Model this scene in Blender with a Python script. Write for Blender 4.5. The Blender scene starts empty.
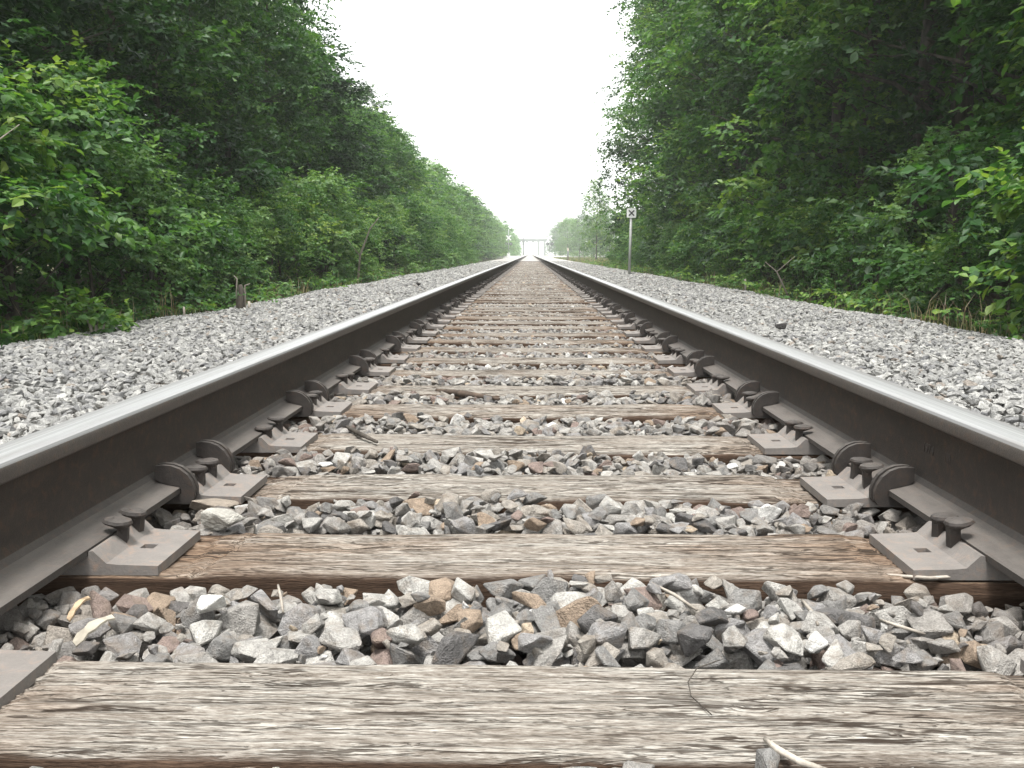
import bpy, bmesh, math, random
import numpy as np
from mathutils import Vector, Matrix, Euler

scene = bpy.context.scene
COL = scene.collection
random.seed(7)
RNG = np.random.default_rng(11)
R_ = math.radians

# ------------------------------------------------------------------ camera
FOC = 990.0
CAM = Vector((-0.006, 0.0, 0.48))
pitch = math.atan(130 / FOC)
yaw = math.atan(18 / FOC * math.cos(pitch))
fw = Vector((-math.sin(yaw) * math.cos(pitch), math.cos(yaw) * math.cos(pitch), -math.sin(pitch)))
rt = Vector((math.cos(yaw), math.sin(yaw), 0))
up = rt.cross(fw)
cd = bpy.data.cameras.new('camera')
cam = bpy.data.objects.new('camera', cd)
COL.objects.link(cam)
m = Matrix((rt, up, -fw)).transposed().to_4x4()
m.translation = CAM
cam.matrix_world = m
cd.sensor_width = 36
cd.lens = 36 * FOC / 1024
cd.clip_start = 0.05
cd.clip_end = 4000
scene.camera = cam

# ------------------------------------------------------------------ light
SUN_EL, SUN_AZ = R_(74), R_(196)          # azimuth: clockwise from +Y (ahead): high, behind the camera
world = bpy.data.worlds.new('World')
scene.world = world
world.use_nodes = True
wn = world.node_tree
bg = wn.nodes['Background']
sky = wn.nodes.new('ShaderNodeTexSky')
sky.sky_type = 'NISHITA'
sky.sun_disc = False
sky.sun_elevation = SUN_EL
sky.sun_rotation = SUN_AZ
sky.dust_density = 4.0
sky.air_density = 1.0
hs = wn.nodes.new('ShaderNodeHueSaturation')      # thin bright overcast: almost colourless
hs.inputs['Saturation'].default_value = 0.10
mxw = wn.nodes.new('ShaderNodeMix')
mxw.data_type = 'RGBA'
mxw.inputs[0].default_value = 0.55
mxw.inputs[7].default_value = (13.0, 13.2, 13.0, 1)
wn.links.new(sky.outputs[0], hs.inputs['Color'])
wn.links.new(hs.outputs[0], mxw.inputs[6])
wn.links.new(mxw.outputs[2], bg.inputs['Color'])
bg.inputs['Strength'].default_value = 0.062

sl = bpy.data.lights.new('sun', 'SUN')
sl.energy = 1.5
sl.angle = R_(14)
sl.color = (1.0, 0.97, 0.92)
so = bpy.data.objects.new('sun', sl)
COL.objects.link(so)
d = Vector((math.sin(SUN_AZ) * math.cos(SUN_EL), math.cos(SUN_AZ) * math.cos(SUN_EL), math.sin(SUN_EL)))
so.rotation_euler = d.to_track_quat('Z', 'Y').to_euler()
so.location = (0, 0, 60)

scene.view_settings.view_transform = 'Standard'
scene.view_settings.look = 'None'
scene.view_settings.gamma = 1.0
scene.view_settings.exposure = 1.93
scene.cycles.max_bounces = 6
scene.cycles.diffuse_bounces = 3
scene.cycles.glossy_bounces = 2
scene.cycles.transmission_bounces = 3
scene.cycles.volume_bounces = 1
scene.cycles.caustics_reflective = False
scene.cycles.caustics_refractive = False


# ------------------------------------------------------------------ helpers
def tag(o, label=None, cat=None, group=None, kind=None):
    for k, v in (('label', label), ('category', cat), ('group', group), ('kind', kind)):
        if v is not None:
            o[k] = v
    return o


def link(name, data, parent=None, loc=None):
    o = bpy.data.objects.new(name, data)
    COL.objects.link(o)
    if parent is not None:
        o.parent = parent
    if loc is not None:
        o.location = loc
    return o


def empty(name, loc=(0, 0, 0), rz=0):
    o = link(name, None)
    o.location = loc
    o.rotation_euler.z = rz
    o.empty_display_size = 0.1
    return o


def np_mesh(name, V, F, mats=(), midx=None, smooth=False, attrs=None):
    """V (n,3), F (k,3|4) arrays -> mesh"""
    me = bpy.data.meshes.new(name)
    V = np.asarray(V, dtype=np.float32)
    F = np.asarray(F, dtype=np.int32)
    me.vertices.add(len(V))
    me.vertices.foreach_set('co', V.ravel())
    n, w = F.shape
    me.loops.add(n * w)
    me.loops.foreach_set('vertex_index', F.ravel())
    me.polygons.add(n)
    me.polygons.foreach_set('loop_start', np.arange(n, dtype=np.int32) * w)
    me.polygons.foreach_set('loop_total', np.full(n, w, dtype=np.int32))
    if midx is not None:
        me.polygons.foreach_set('material_index', np.asarray(midx, dtype=np.int32))
    me.polygons.foreach_set('use_smooth', np.full(n, smooth, dtype=bool))
    for mm in mats:
        me.materials.append(mm)
    for k, a in (attrs or {}).items():
        at = me.attributes.new(k, 'FLOAT', 'POINT')
        at.data.foreach_set('value', np.asarray(a, dtype=np.float32))
    me.update(calc_edges=True)
    me.validate()
    return me


def bm_mesh(name, bm, mats=(), smooth=False, bevel=0.0, seg=1, angle=40):
    if bevel:
        es = [e for e in bm.edges if len(e.link_faces) == 2 and e.calc_face_angle(0) > R_(angle)]
        bmesh.ops.bevel(bm, geom=es, offset=bevel, segments=seg, affect='EDGES', clamp_overlap=True)
    bmesh.ops.recalc_face_normals(bm, faces=bm.faces)
    me = bpy.data.meshes.new(name)
    bm.to_mesh(me)
    bm.free()
    for mm in mats:
        me.materials.append(mm)
    if smooth:
        for p in me.polygons:
            p.use_smooth = True
    return me


def add_box(bm, c, s, rot=None):
    mt = Matrix.Translation(c)
    if rot:
        mt = mt @ Euler(rot).to_matrix().to_4x4()
    mt = mt @ Matrix.Diagonal((s[0], s[1], s[2], 1))
    bmesh.ops.create_cube(bm, size=1, matrix=mt)


def add_prism(bm, prof, axis, a, b):
    """closed 2-D profile swept along axis ('x' or 'y') from a to b; profile (u,z)"""
    def P(u, z, t):
        return (t, u, z) if axis == 'x' else (u, t, z)
    va = [bm.verts.new(P(u, z, a)) for u, z in prof]
    vb = [bm.verts.new(P(u, z, b)) for u, z in prof]
    n = len(prof)
    for i in range(n):
        j = (i + 1) % n
        bm.faces.new((va[i], va[j], vb[j], vb[i]))
    bm.faces.new(va)
    bm.faces.new(vb[::-1])


def tube_arrays(pts, rads, n=6):
    pts = [Vector(p) for p in pts]
    V, F = [], []
    for i, p in enumerate(pts):
        t = (pts[min(i + 1, len(pts) - 1)] - pts[max(i - 1, 0)]).normalized()
        a = t.cross(Vector((0.31, 0.17, 0.93))).normalized()
        if a.length < 0.1:
            a = t.cross(Vector((1, 0, 0))).normalized()
        b = t.cross(a)
        for k in range(n):
            w = 2 * math.pi * k / n
            V.append(p + (a * math.cos(w) + b * math.sin(w)) * rads[i])
    for i in range(len(pts) - 1):
        for k in range(n):
            k2 = (k + 1) % n
            F.append((i * n + k, i * n + k2, (i + 1) * n + k2, (i + 1) * n + k))
    c0 = len(V)
    V.append(pts[0])
    V.append(pts[-1])
    last = (len(pts) - 1) * n
    for k in range(n):
        k2 = (k + 1) % n
        F.append((c0, k2, k, c0))
        F.append((c0 + 1, last + k, last + k2, c0 + 1))
    return V, F


class Tubes:
    def __init__(self):
        self.V, self.F = [], []

    def add(self, pts, rads, n=6):
        V, F = tube_arrays(pts, rads, n)
        o = len(self.V)
        self.V += V
        for f in F:
            f = tuple(i + o for i in f)
            self.F.append(f)

    def mesh(self, name, mat, smooth=True):
        me = bpy.data.meshes.new(name)
        fs = [tuple(dict.fromkeys(f)) for f in self.F]
        me.from_pydata([tuple(v) for v in self.V], [], fs)
        me.materials.append(mat)
        for p in me.polygons:
            p.use_smooth = smooth
        me.update()
        return me


def vnoise(x, y, seed=0):
    """smooth value noise, numpy arrays"""
    rg = np.random.default_rng(seed)
    T = rg.random((257, 257))
    xi = np.floor(x).astype(int)
    yi = np.floor(y).astype(int)
    fx = x - xi
    fy = y - yi
    fx = fx * fx * (3 - 2 * fx)
    fy = fy * fy * (3 - 2 * fy)
    g = lambda a, b: T[a % 257, b % 257]
    return (g(xi, yi) * (1 - fx) + g(xi + 1, yi) * fx) * (1 - fy) + (g(xi, yi + 1) * (1 - fx) + g(xi + 1, yi + 1) * fx) * fy


# ------------------------------------------------------------------ materials
class M:
    """tiny node-tree builder"""
    def __init__(self, name):
        self.m = bpy.data.materials.new(name)
        self.m.use_nodes = True
        self.t = self.m.node_tree
        self.b = self.t.nodes['Principled BSDF']
        self.out = self.t.nodes['Material Output']

    def n(self, typ, **kw):
        nd = self.t.nodes.new(typ)
        for k, v in kw.items():
            setattr(nd, k, v)
        return nd

    def l(self, a, b):
        self.t.links.new(a, b)

    def coord(self, which='Object', scale=(1, 1, 1), rand_shift=False):
        tc = self.n('ShaderNodeTexCoord')
        mp = self.n('ShaderNodeMapping')
        mp.inputs['Scale'].default_value = scale
        self.l(tc.outputs[which], mp.inputs['Vector'])
        if rand_shift:
            oi = self.n('ShaderNodeObjectInfo')
            ml = self.n('ShaderNodeMath', operation='MULTIPLY')
            ml.inputs[1].default_value = 37.0
            self.l(oi.outputs['Random'], ml.inputs[0])
            self.l(ml.outputs[0], mp.inputs['Location'])
        return mp.outputs[0]

    def noise(self, vec, scale, detail=4, rough=0.6, dist=0.0):
        nd = self.n('ShaderNodeTexNoise')
        nd.inputs['Scale'].default_value = scale
        nd.inputs['Detail'].default_value = detail
        nd.inputs['Roughness'].default_value = rough
        nd.inputs['Distortion'].default_value = dist
        self.l(vec, nd.inputs['Vector'])
        return nd.outputs['Fac']

    def ramp(self, fac, stops, interp='LINEAR'):
        r = self.n('ShaderNodeValToRGB')
        cr = r.color_ramp
        cr.interpolation = interp
        while len(cr.elements) < len(stops):
            cr.elements.new(0.5)
        for e, (p, c) in zip(cr.elements, stops):
            e.position = p
            e.color = (c[0], c[1], c[2], 1) if not isinstance(c, (int, float)) else (c, c, c, 1)
        self.l(fac, r.inputs[0])
        return r.outputs[0]

    def mix(self, fac, a, b, mode='MIX'):
        x = self.n('ShaderNodeMix', data_type='RGBA', blend_type=mode)
        for s, v in ((0, fac), (6, a), (7, b)):
            if hasattr(v, 'is_linked') or hasattr(v, 'links'):
                self.l(v, x.inputs[s])
            elif isinstance(v, (int, float)):
                x.inputs[s].default_value = v if s == 0 else (v, v, v, 1)
            else:
                x.inputs[s].default_value = (v[0], v[1], v[2], 1)
        return x.outputs[2]

    def math(self, op, a, b=0.0):
        x = self.n('ShaderNodeMath', operation=op)
        for i, v in ((0, a), (1, b)):
            if hasattr(v, 'links'):
                self.l(v, x.inputs[i])
            else:
                x.inputs[i].default_value = v
        return x.outputs[0]

    def bump(self, h, strength=0.4, dist=0.01):
        bn = self.n('ShaderNodeBump')
        bn.inputs['Strength'].default_value = strength
        bn.inputs['Distance'].default_value = dist
        self.l(h, bn.inputs['Height'])
        self.l(bn.outputs[0], self.b.inputs['Normal'])
        return bn

    def set(self, color=None, rough=None, metal=None, spec=None):
        for k, v in (('Base Color', color), ('Roughness', rough), ('Metallic', metal), ('Specular IOR Level', spec)):
            if v is None:
                continue
            if hasattr(v, 'links'):
                self.l(v, self.b.inputs[k])
            elif k == 'Base Color':
                self.b.inputs[k].default_value = (v[0], v[1], v[2], 1)
            else:
                self.b.inputs[k].default_value = v
        return self.m


def rnd_out(mm):
    return mm.n('ShaderNodeObjectInfo').outputs['Random']


def attr_out(mm, name):
    a = mm.n('ShaderNodeAttribute')
    a.attribute_name = name
    return a.outputs['Fac']


def mat_wood():
    mm = M('weathered_timber')
    v1 = mm.coord(scale=(5, 44, 44), rand_shift=True)
    v2 = mm.coord(scale=(20, 230, 230), rand_shift=True)
    v3 = mm.coord(scale=(3.0, 12, 12), rand_shift=True)
    v4 = mm.coord(scale=(70, 560, 560), rand_shift=True)
    v5 = mm.coord(scale=(3.2, 70, 70), rand_shift=True)
    g1 = mm.noise(v1, 1.0, 6, 0.7, 0.5)
    g2 = mm.noise(v2, 1.0, 5, 0.75, 0.4)
    g3 = mm.noise(v3, 1.0, 5, 0.65, 0.3)
    g4 = mm.noise(v4, 1.0, 3, 0.7)
    g5 = mm.noise(v5, 1.0, 4, 0.6, 0.8)
    s = mm.math('ADD', mm.math('MULTIPLY', g1, 0.36), mm.math('ADD', mm.math('MULTIPLY', g2, 0.34), mm.math('MULTIPLY', g4, 0.30)))
    # weather checks: thin dark open grain lines, broken along their length
    ridge = mm.math('ABSOLUTE', mm.math('SUBTRACT', g5, 0.5))
    chk = mm.ramp(mm.math('ADD', ridge, mm.math('MULTIPLY', mm.math('SUBTRACT', 0.60, g3), 0.16)), [(0.0, 0.0), (0.018, 0.1), (0.036, 1.0)])
    g6 = mm.noise(mm.coord(scale=(9, 170, 170), rand_shift=True), 1.0, 3, 0.6, 0.5)
    r6 = mm.math('ABSOLUTE', mm.math('SUBTRACT', g6, 0.5))
    chk2 = mm.ramp(mm.math('ADD', r6, mm.math('MULTIPLY', mm.math('SUBTRACT', 0.56, g1), 0.30)), [(0.0, 0.15), (0.02, 0.3), (0.035, 1.0)])
    chk = mm.math('MULTIPLY', chk, chk2)
    grey = mm.ramp(s, [(0.36, (0.05, 0.042, 0.036)), (0.43, (0.13, 0.11, 0.092)), (0.50, (0.235, 0.213, 0.187)), (0.57, (0.36, 0.342, 0.31)), (0.65, (0.54, 0.53, 0.50))])
    brown = mm.ramp(s, [(0.36, (0.028, 0.019, 0.014)), (0.45, (0.10, 0.066, 0.045)), (0.53, (0.20, 0.140, 0.098)), (0.66, (0.38, 0.315, 0.25))])
    # brown stain near the rails, patchy elsewhere, more on some ties than on others
    tc = mm.n('ShaderNodeTexCoord')
    sx = mm.n('ShaderNodeSeparateXYZ')
    mm.l(tc.outputs['Object'], sx.inputs[0])
    ax = mm.math('ABSOLUTE', sx.outputs[0])
    mr = mm.n('ShaderNodeMapRange')
    mr.inputs[1].default_value = 0.33
    mr.inputs[2].default_value = 0.62
    mm.l(ax, mr.inputs[0])
    st = mm.math('ADD', mm.math('MULTIPLY', mr.outputs[0], 0.85), mm.math('MULTIPLY', mm.math('SUBTRACT', g3, 0.40), 2.4))
    st = mm.math('ADD', st, mm.math('MULTIPLY', mm.math('SUBTRACT', rnd_out(mm), 0.84), 0.75))
    cl = mm.n('ShaderNodeClamp')
    mm.l(st, cl.inputs[0])
    c = mm.mix(cl.outputs[0], grey, brown)
    c = mm.mix(chk, (0.035, 0.026, 0.02), c)
    creo = mm.ramp(s, [(0.3, (0.018, 0.012, 0.009)), (0.5, (0.06, 0.038, 0.026)), (0.7, (0.13, 0.085, 0.06))])
    c = mm.mix(attr_out(mm, 'weather'), creo, c)
    mm.bump(mm.math('ADD', s, mm.math('MULTIPLY', chk, 0.35)), 0.85, 0.005)
    return mm.set(c, 0.9, 0, 0.15)


def mat_stone(name, browns, lift):
    """crushed rock; each stone draws its own rock colour"""
    mm = M(name)
    r = rnd_out(mm)
    L = lift
    if not browns:
        base = [(0.0, (.22 * L, .22 * L, .222 * L)), (.14, (.28 * L, .278 * L, .27 * L)), (.40, (.36 * L, .357 * L, .345 * L)), (.60, (.30 * L, .297 * L, .292 * L)), (.74, (.40 * L, .395 * L, .38 * L))]
    else:
        base = [(0.0, (.125 * L, .12 * L, .118 * L)), (.06, (.20 * L, .195 * L, .188 * L)), (.22, (.275 * L, .262 * L, .245 * L)),
                (.40, (.345 * L, .332 * L, .312 * L)), (.54, (.245 * L, .238 * L, .235 * L)), (.66, (.40 * L, .388 * L, .365 * L)), (.78, (.29 * L, .265 * L, .235 * L))]
    tail = [(.895, (.29 * L, .225 * L, .17 * L)), (.93, (.22 * L, .17 * L, .15 * L)), (.972, (.43 * L, .355 * L, .27 * L)), (.984, (.60, .59, .57))] if browns else \
        [(.88, (.46 * L, .455 * L, .435 * L)), (.955, (.30 * L, .265 * L, .235 * L)), (.985, (.15 * L, .15 * L, .155 * L))]
    col = mm.ramp(r, base + tail, 'CONSTANT')
    v = mm.coord(scale=(1, 1, 1), rand_shift=True)
    n1 = mm.noise(v, 2.2, 5, 0.65)
    n2 = mm.noise(v, 14.0, 3, 0.7)
    var = mm.ramp(n1, [(0.3, 0.66), (0.5, 1.0), (0.72, 1.32)])
    c = mm.mix(1.0, col, var, 'MULTIPLY')
    sp = mm.ramp(n2, [(0.36, 0.72), (0.52, 1.0), (0.7, 1.22)])
    c = mm.mix(1.0, c, sp, 'MULTIPLY')
    if browns:                              # rusty brown dust caught on some of the faces
        f = mm.ramp(mm.noise(mm.coord(scale=(1, 1, 1), rand_shift=True), 1.3, 3, 0.6), [(0.5, 0.0), (0.72, 0.55)])
        c = mm.mix(f, c, (0.20, 0.155, 0.115))
        oi = mm.n('ShaderNodeObjectInfo')   # rust dust shed by the rails lies on the stones beside them
        sx = mm.n('ShaderNodeSeparateXYZ')
        mm.l(oi.outputs['Location'], sx.inputs[0])
        mr = mm.n('ShaderNodeMapRange')
        mr.inputs[1].default_value = 0.42
        mr.inputs[2].default_value = 0.72
        mr.inputs[4].default_value = 0.62
        mm.l(mm.math('ABSOLUTE', sx.outputs[0]), mr.inputs[0])
        c = mm.mix(mr.outputs[0], c, mm.mix(0.55, c, (0.13, 0.098, 0.075)))
    h = mm.math('ADD', mm.math('MULTIPLY', n1, 0.7), mm.math('MULTIPLY', n2, 0.3))
    mm.bump(h, 0.55, 0.22)
    return mm.set(c, 0.88, 0, 0.3)


def mat_metal(name, stops, rough, metal, spec=0.5, sc=(18, 4, 18), bumpy=0.5, bd=0.002, dust=0.0):
    mm = M(name)
    n1 = mm.noise(mm.coord(scale=sc, rand_shift=True), 1.0, 7, 0.7)
    n2 = mm.noise(mm.coord(scale=(1, 1, 1), rand_shift=True), 300.0, 4, 0.75)
    n3 = mm.noise(mm.coord(scale=(1, 1, 1), rand_shift=True), 48.0, 5, 0.7, 0.6)
    f = mm.math('ADD', mm.math('MULTIPLY', n1, 0.45), mm.math('ADD', mm.math('MULTIPLY', n2, 0.25), mm.math('MULTIPLY', n3, 0.30)))
    c = mm.ramp(f, stops)
    rust = mm.ramp(n3, [(0.52, 0.0), (0.68, 0.45)])
    c = mm.mix(rust, c, tuple(min(1, v * k) for v, k in zip(stops[-1][1], (1.15, .78, .55))))
    if dust:                                 # grey-brown dust settled on the upward faces
        ge = mm.n('ShaderNodeNewGeometry')
        sx = mm.n('ShaderNodeSeparateXYZ')
        mm.l(ge.outputs['Normal'], sx.inputs[0])
        d_ = mm.math('MULTIPLY', mm.ramp(sx.outputs[2], [(0.55, 0.0), (0.95, dust)]), mm.ramp(n1, [(0.35, 0.35), (0.65, 1.0)]))
        c = mm.mix(d_, c, (.19, .172, .155))
    mm.bump(mm.math('ADD', n2, mm.math('MULTIPLY', n3, 0.8)), bumpy, bd)
    return mm.set(c, rough, metal, spec)


def mat_running(gs):
    mm = M('polished_rail_steel')
    n1 = mm.noise(mm.coord(scale=(420, 0.35, 420)), 1.0, 4, 0.6)
    n2 = mm.noise(mm.coord(scale=(60, 2.5, 60)), 1.0, 5, 0.6)
    tc = mm.n('ShaderNodeTexCoord')
    sx = mm.n('ShaderNodeSeparateXYZ')
    mm.l(tc.outputs['Object'], sx.inputs[0])
    u = mm.math('ABSOLUTE', mm.math('SUBTRACT', mm.math('MULTIPLY', sx.outputs[0], gs), .014))
    u = mm.math('ADD', u, mm.math('MULTIPLY', mm.math('SUBTRACT', n2, 0.5), .012))
    mr = mm.n('ShaderNodeMapRange')
    mr.inputs[1].default_value = .024
    mr.inputs[2].default_value = .012
    mm.l(u, mr.inputs[0])
    band = mr.outputs[0]
    dull = mm.ramp(n1, [(0.35, (.19, .19, .192)), (0.65, (.27, .27, .272))])
    pol = mm.ramp(n1, [(0.35, (.30, .305, .31)), (0.6, (.44, .445, .45))])
    c = mm.mix(band, dull, pol)
    c = mm.mix(mm.ramp(n2, [(0.5, 0.0), (0.75, 0.3)]), c, (.18, .155, .135))
    rr = mm.math('SUBTRACT', 0.48, mm.math('MULTIPLY', band, 0.08))
    mm.bump(n1, 0.08, 0.001)
    return mm.set(c, rr, mm.math('ADD', mm.math('MULTIPLY', band, 0.25), 0.2), 0.3)


def mat_leaf(name, stops, use_obj=False):
    mm = M(name)
    t = rnd_out(mm) if use_obj else attr_out(mm, 'tint')
    if not use_obj:
        t = mm.math('ADD', t, mm.math('MULTIPLY', mm.math('SUBTRACT', rnd_out(mm), 0.5), 0.22))
    c = mm.ramp(t, stops)
    mm.set(c, 0.45, 0, 0.35)
    tr = mm.n('ShaderNodeBsdfTranslucent')
    c2 = mm.mix(1.0, c, (1.25, 1.35, 0.6), 'MULTIPLY')
    mm.l(c2, tr.inputs['Color'])
    ms = mm.n('ShaderNodeMixShader')
    ms.inputs[0].default_value = 0.42
    mm.l(mm.b.outputs[0], ms.inputs[1])
    mm.l(tr.outputs[0], ms.inputs[2])
    mm.l(ms.outputs[0], mm.out.inputs['Surface'])
    return mm.m


def mat_bark(name, a, b):
    mm = M(name)
    n1 = mm.noise(mm.coord(scale=(14, 14, 3)), 1.0, 5, 0.65)
    mm.bump(n1, 0.6, 0.02)
    return mm.set(mm.ramp(n1, [(0.35, a), (0.65, b)]), 0.9, 0, 0.2)


def mat_plain(name, c, rough=0.6, metal=0.0, var=0.15, sc=6.0):
    mm = M(name)
    n1 = mm.noise(mm.coord(), sc, 5, 0.6)
    col = mm.ramp(n1, [(0.3, tuple(x * (1 - var) for x in c)), (0.7, tuple(min(1, x * (1 + var)) for x in c))])
    return mm.set(col, rough, metal)


def mat_bed():
    """ballast sheet: crushed rock too far off to pick apart"""
    mm = M('ballast_sheet')
    v = mm.coord()
    vo = mm.n('ShaderNodeTexVoronoi')
    vo.inputs['Scale'].default_value = 22
    mm.l(v, vo.inputs['Vector'])
    sep = mm.n('ShaderNodeSeparateColor')
    mm.l(vo.outputs['Color'], sep.inputs[0])
    c = mm.ramp(sep.outputs[0], [(0.0, (.14, .14, .14)), (.35, (.27, .26, .25)), (.7, (.36, .35, .33)), (1, (.5, .48, .45))])
    n = mm.noise(v, 0.7, 4, 0.6)
    c = mm.mix(mm.ramp(n, [(0.45, 0.0), (0.75, 0.4)]), c, (.25, .20, .15))
    mm.bump(vo.outputs['Distance'], 0.8, 0.03)
    return mm.set(c, 0.9, 0, 0.2)


def mat_ground():
    mm = M('earth_and_litter')
    v = mm.coord()
    n1 = mm.noise(v, 0.35, 5, 0.6)
    n2 = mm.noise(v, 9.0, 5, 0.7)
    c = mm.ramp(n2, [(0.3, (.05, .042, .028)), (0.55, (.10, .085, .055)), (0.75, (.17, .15, .10))])
    g = mm.ramp(n2, [(0.3, (.04, .07, .02)), (0.7, (.11, .15, .05))])
    c = mm.mix(mm.ramp(n1, [(0.42, 0.0), (0.62, 0.8)]), c, g)
    mm.bump(n2, 0.8, 0.05)
    return mm.set(c, 0.95, 0, 0.1)


WOOD = mat_wood()
STONE_CRIB = mat_stone('crib_stone', True, 1.08)
STONE_SIDE = mat_stone('shoulder_stone', False, 1.06)
STEEL_TOP = {-1: mat_running(1.0), 1: mat_running(-1.0)}
STEEL_HEAD = mat_metal('rail_head_side', [(0.3, (.055, .046, .042)), (0.7, (.11, .097, .088))], 0.5, 0.25)
STEEL_WEB = mat_metal('rail_web_rust', [(0.3, (.019, .0145, .012)), (0.52, (.038, .029, .024)), (0.75, (.080, .056, .041))], 0.75, 0.1, sc=(9, 5, 22))
STEEL_FOOT = mat_metal('rail_foot_dusty', [(0.32, (.028, .024, .022)), (0.66, (.075, .065, .059))], 0.75, 0.1, dust=.42)
STEEL_PLATE = mat_metal('tie_plate_steel', [(0.28, (.115, .103, .095)), (0.55, (.19, .174, .163)), (0.72, (.25, .234, .222))], 0.7, 0.12, sc=(14, 14, 14), dust=.3)
STEEL_DARK = mat_metal('anchor_steel', [(0.32, (.017, .0145, .0135)), (0.68, (.056, .047, .042))], 0.65, 0.2, sc=(25, 25, 25), dust=.25)
LEAF_STOPS = [(0.0, (.016, .052, .017)), (0.3, (.034, .096, .028)), (0.55, (.066, .155, .040)), (0.8, (.12, .22, .048)), (1.0, (.20, .28, .065))]
LEAF = mat_leaf('leaf_green', LEAF_STOPS)
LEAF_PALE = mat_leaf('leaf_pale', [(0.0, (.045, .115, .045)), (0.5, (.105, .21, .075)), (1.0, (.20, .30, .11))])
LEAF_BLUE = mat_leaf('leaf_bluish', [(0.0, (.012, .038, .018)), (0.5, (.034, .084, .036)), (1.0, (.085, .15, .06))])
LEAF_DARK = mat_leaf('leaf_dark', [(0.0, (.010, .032, .014)), (0.5, (.030, .074, .029)), (1.0, (.08, .14, .046))])
LEAF_ONE = mat_leaf('leaf_single', LEAF_STOPS, True)
BARK = mat_bark('bark', (.03, .026, .022), (.095, .083, .07))
DEADWOOD = mat_bark('bleached_deadwood', (.16, .14, .12), (.42, .38, .33))
DEADDARK = mat_bark('rotten_wood', (.03, .024, .02), (.12, .09, .07))
GRASS = mat_leaf('grass_blade', [(0.0, (.03, .055, .018)), (0.5, (.07, .105, .035)), (0.8, (.14, .15, .065)), (1.0, (.30, .25, .15))])
STRAW = mat_leaf('dry_stems', [(0.0, (.12, .09, .06)), (1.0, (.34, .28, .20))])

# ------------------------------------------------------------------ the ground
g = link('ground', np_mesh('ground', [(-850, -250, -.34), (850, -250, -.34), (850, 950, -.34), (-850, 950, -.34)], [(0, 1, 2, 3)], [mat_ground()]))
tag(g, kind='structure')

xs = [-4.3, -3.6, -3.05, -2.6, -2.0, -1.4, -0.8, 0, .8, 1.4, 2.0, 2.6, 3.05, 3.6, 4.3]
zs = [-.338, -.22, -.105, -.075, -.07, -.07, -.085, -.09, -.085, -.07, -.07, -.075, -.105, -.22, -.338]
ys = [-3, 0, 5, 10, 20, 30, 45, 64, 68, 80, 150, 300, 600, 940]
V, F = [], []
for j, y in enumerate(ys):
    lift = 0.076 if y > 66 else 0.0
    for x, z in zip(xs, zs):
        V.append((x, y, z + (lift if abs(x) < 4.0 else 0)))
n = len(xs)
for j in range(len(ys) - 1):
    for i in range(n - 1):
        F.append((j * n + i, j * n + i + 1, (j + 1) * n + i + 1, (j + 1) * n + i))
BED = link('ballast_bed', np_mesh('ballast_bed', V, F, [mat_bed()], smooth=True))
tag(BED, kind='structure')


def bed_z(x):
    return np.interp(x, xs, zs)


# ------------------------------------------------------------------ rails
RC = 0.755                      # rail centre from track centre
SEAT = 0.023
HALF_FOOT = [(76, 0), (76, 10.5), (72, 12), (55, 15.5), (32, 21), (22, 26), (14.5, 35)]
HALF_WEB = [(14.5, 35), (10.5, 46), (9, 62), (8.7, 90), (9, 122), (11.5, 134), (16, 142)]
HALF_HEAD = [(16, 142), (36, 148), (39, 150.5), (40, 154), (39.5, 166), (38.4, 171.5), (35.4, 176), (30, 178.8), (21, 180.5), (10, 181.5), (0, 181.8)]


def mirror_profile(half, close_bottom=True):
    r = [(x / 1000, z / 1000 + SEAT) for x, z in half]
    l = [(-x, z) for x, z in reversed(r) if x > 1e-9]
    return r + l


def rail(sx, label):
    root = tag(empty('rail', (sx * RC, 0, 0)), label, 'rail', 'the two rails of the track')
    ycuts = [-2.5, 0, 1, 2, 3, 4, 6, 8, 12, 20, 40, 80, 160, 320, 640, 930]
    for nm, half, mats in (('rail_foot', HALF_FOOT, [STEEL_FOOT]), ('rail_web', HALF_WEB, [STEEL_WEB]), ('rail_head', HALF_HEAD, [STEEL_HEAD, STEEL_TOP[sx]])):
        prof = mirror_profile(half)
        k = len(prof)
        V = [(u, y, z) for y in ycuts for u, z in prof]
        F, mi = [], []
        for j in range(len(ycuts) - 1):
            for i in range(k):
                i2 = (i + 1) % k
                F.append((j * k + i, (j + 1) * k + i, (j + 1) * k + i2, j * k + i2))
                zz = (prof[i][1] + prof[i2][1]) / 2
                uu = abs(prof[i][0] + prof[i2][0]) / 2
                mi.append(1 if (nm == 'rail_head' and zz > SEAT + .1695 and uu < .0384) else 0)
        me = np_mesh(nm, V, F, mats, mi)
        me.flip_normals()
        if nm != 'rail_foot':
            for p in me.polygons:
                p.use_smooth = True
            for e in me.edges:
                pass
        o = link(nm, me, root)
        md = o.modifiers.new('edges', 'EDGE_SPLIT')
        md.split_angle = R_(28)
    return root


rail_l = rail(-1, 'long steel rail on the left with a shiny worn top and rusty web')
rail_r = rail(1, 'long steel rail on the right with a bright reflecting line along its head')
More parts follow.
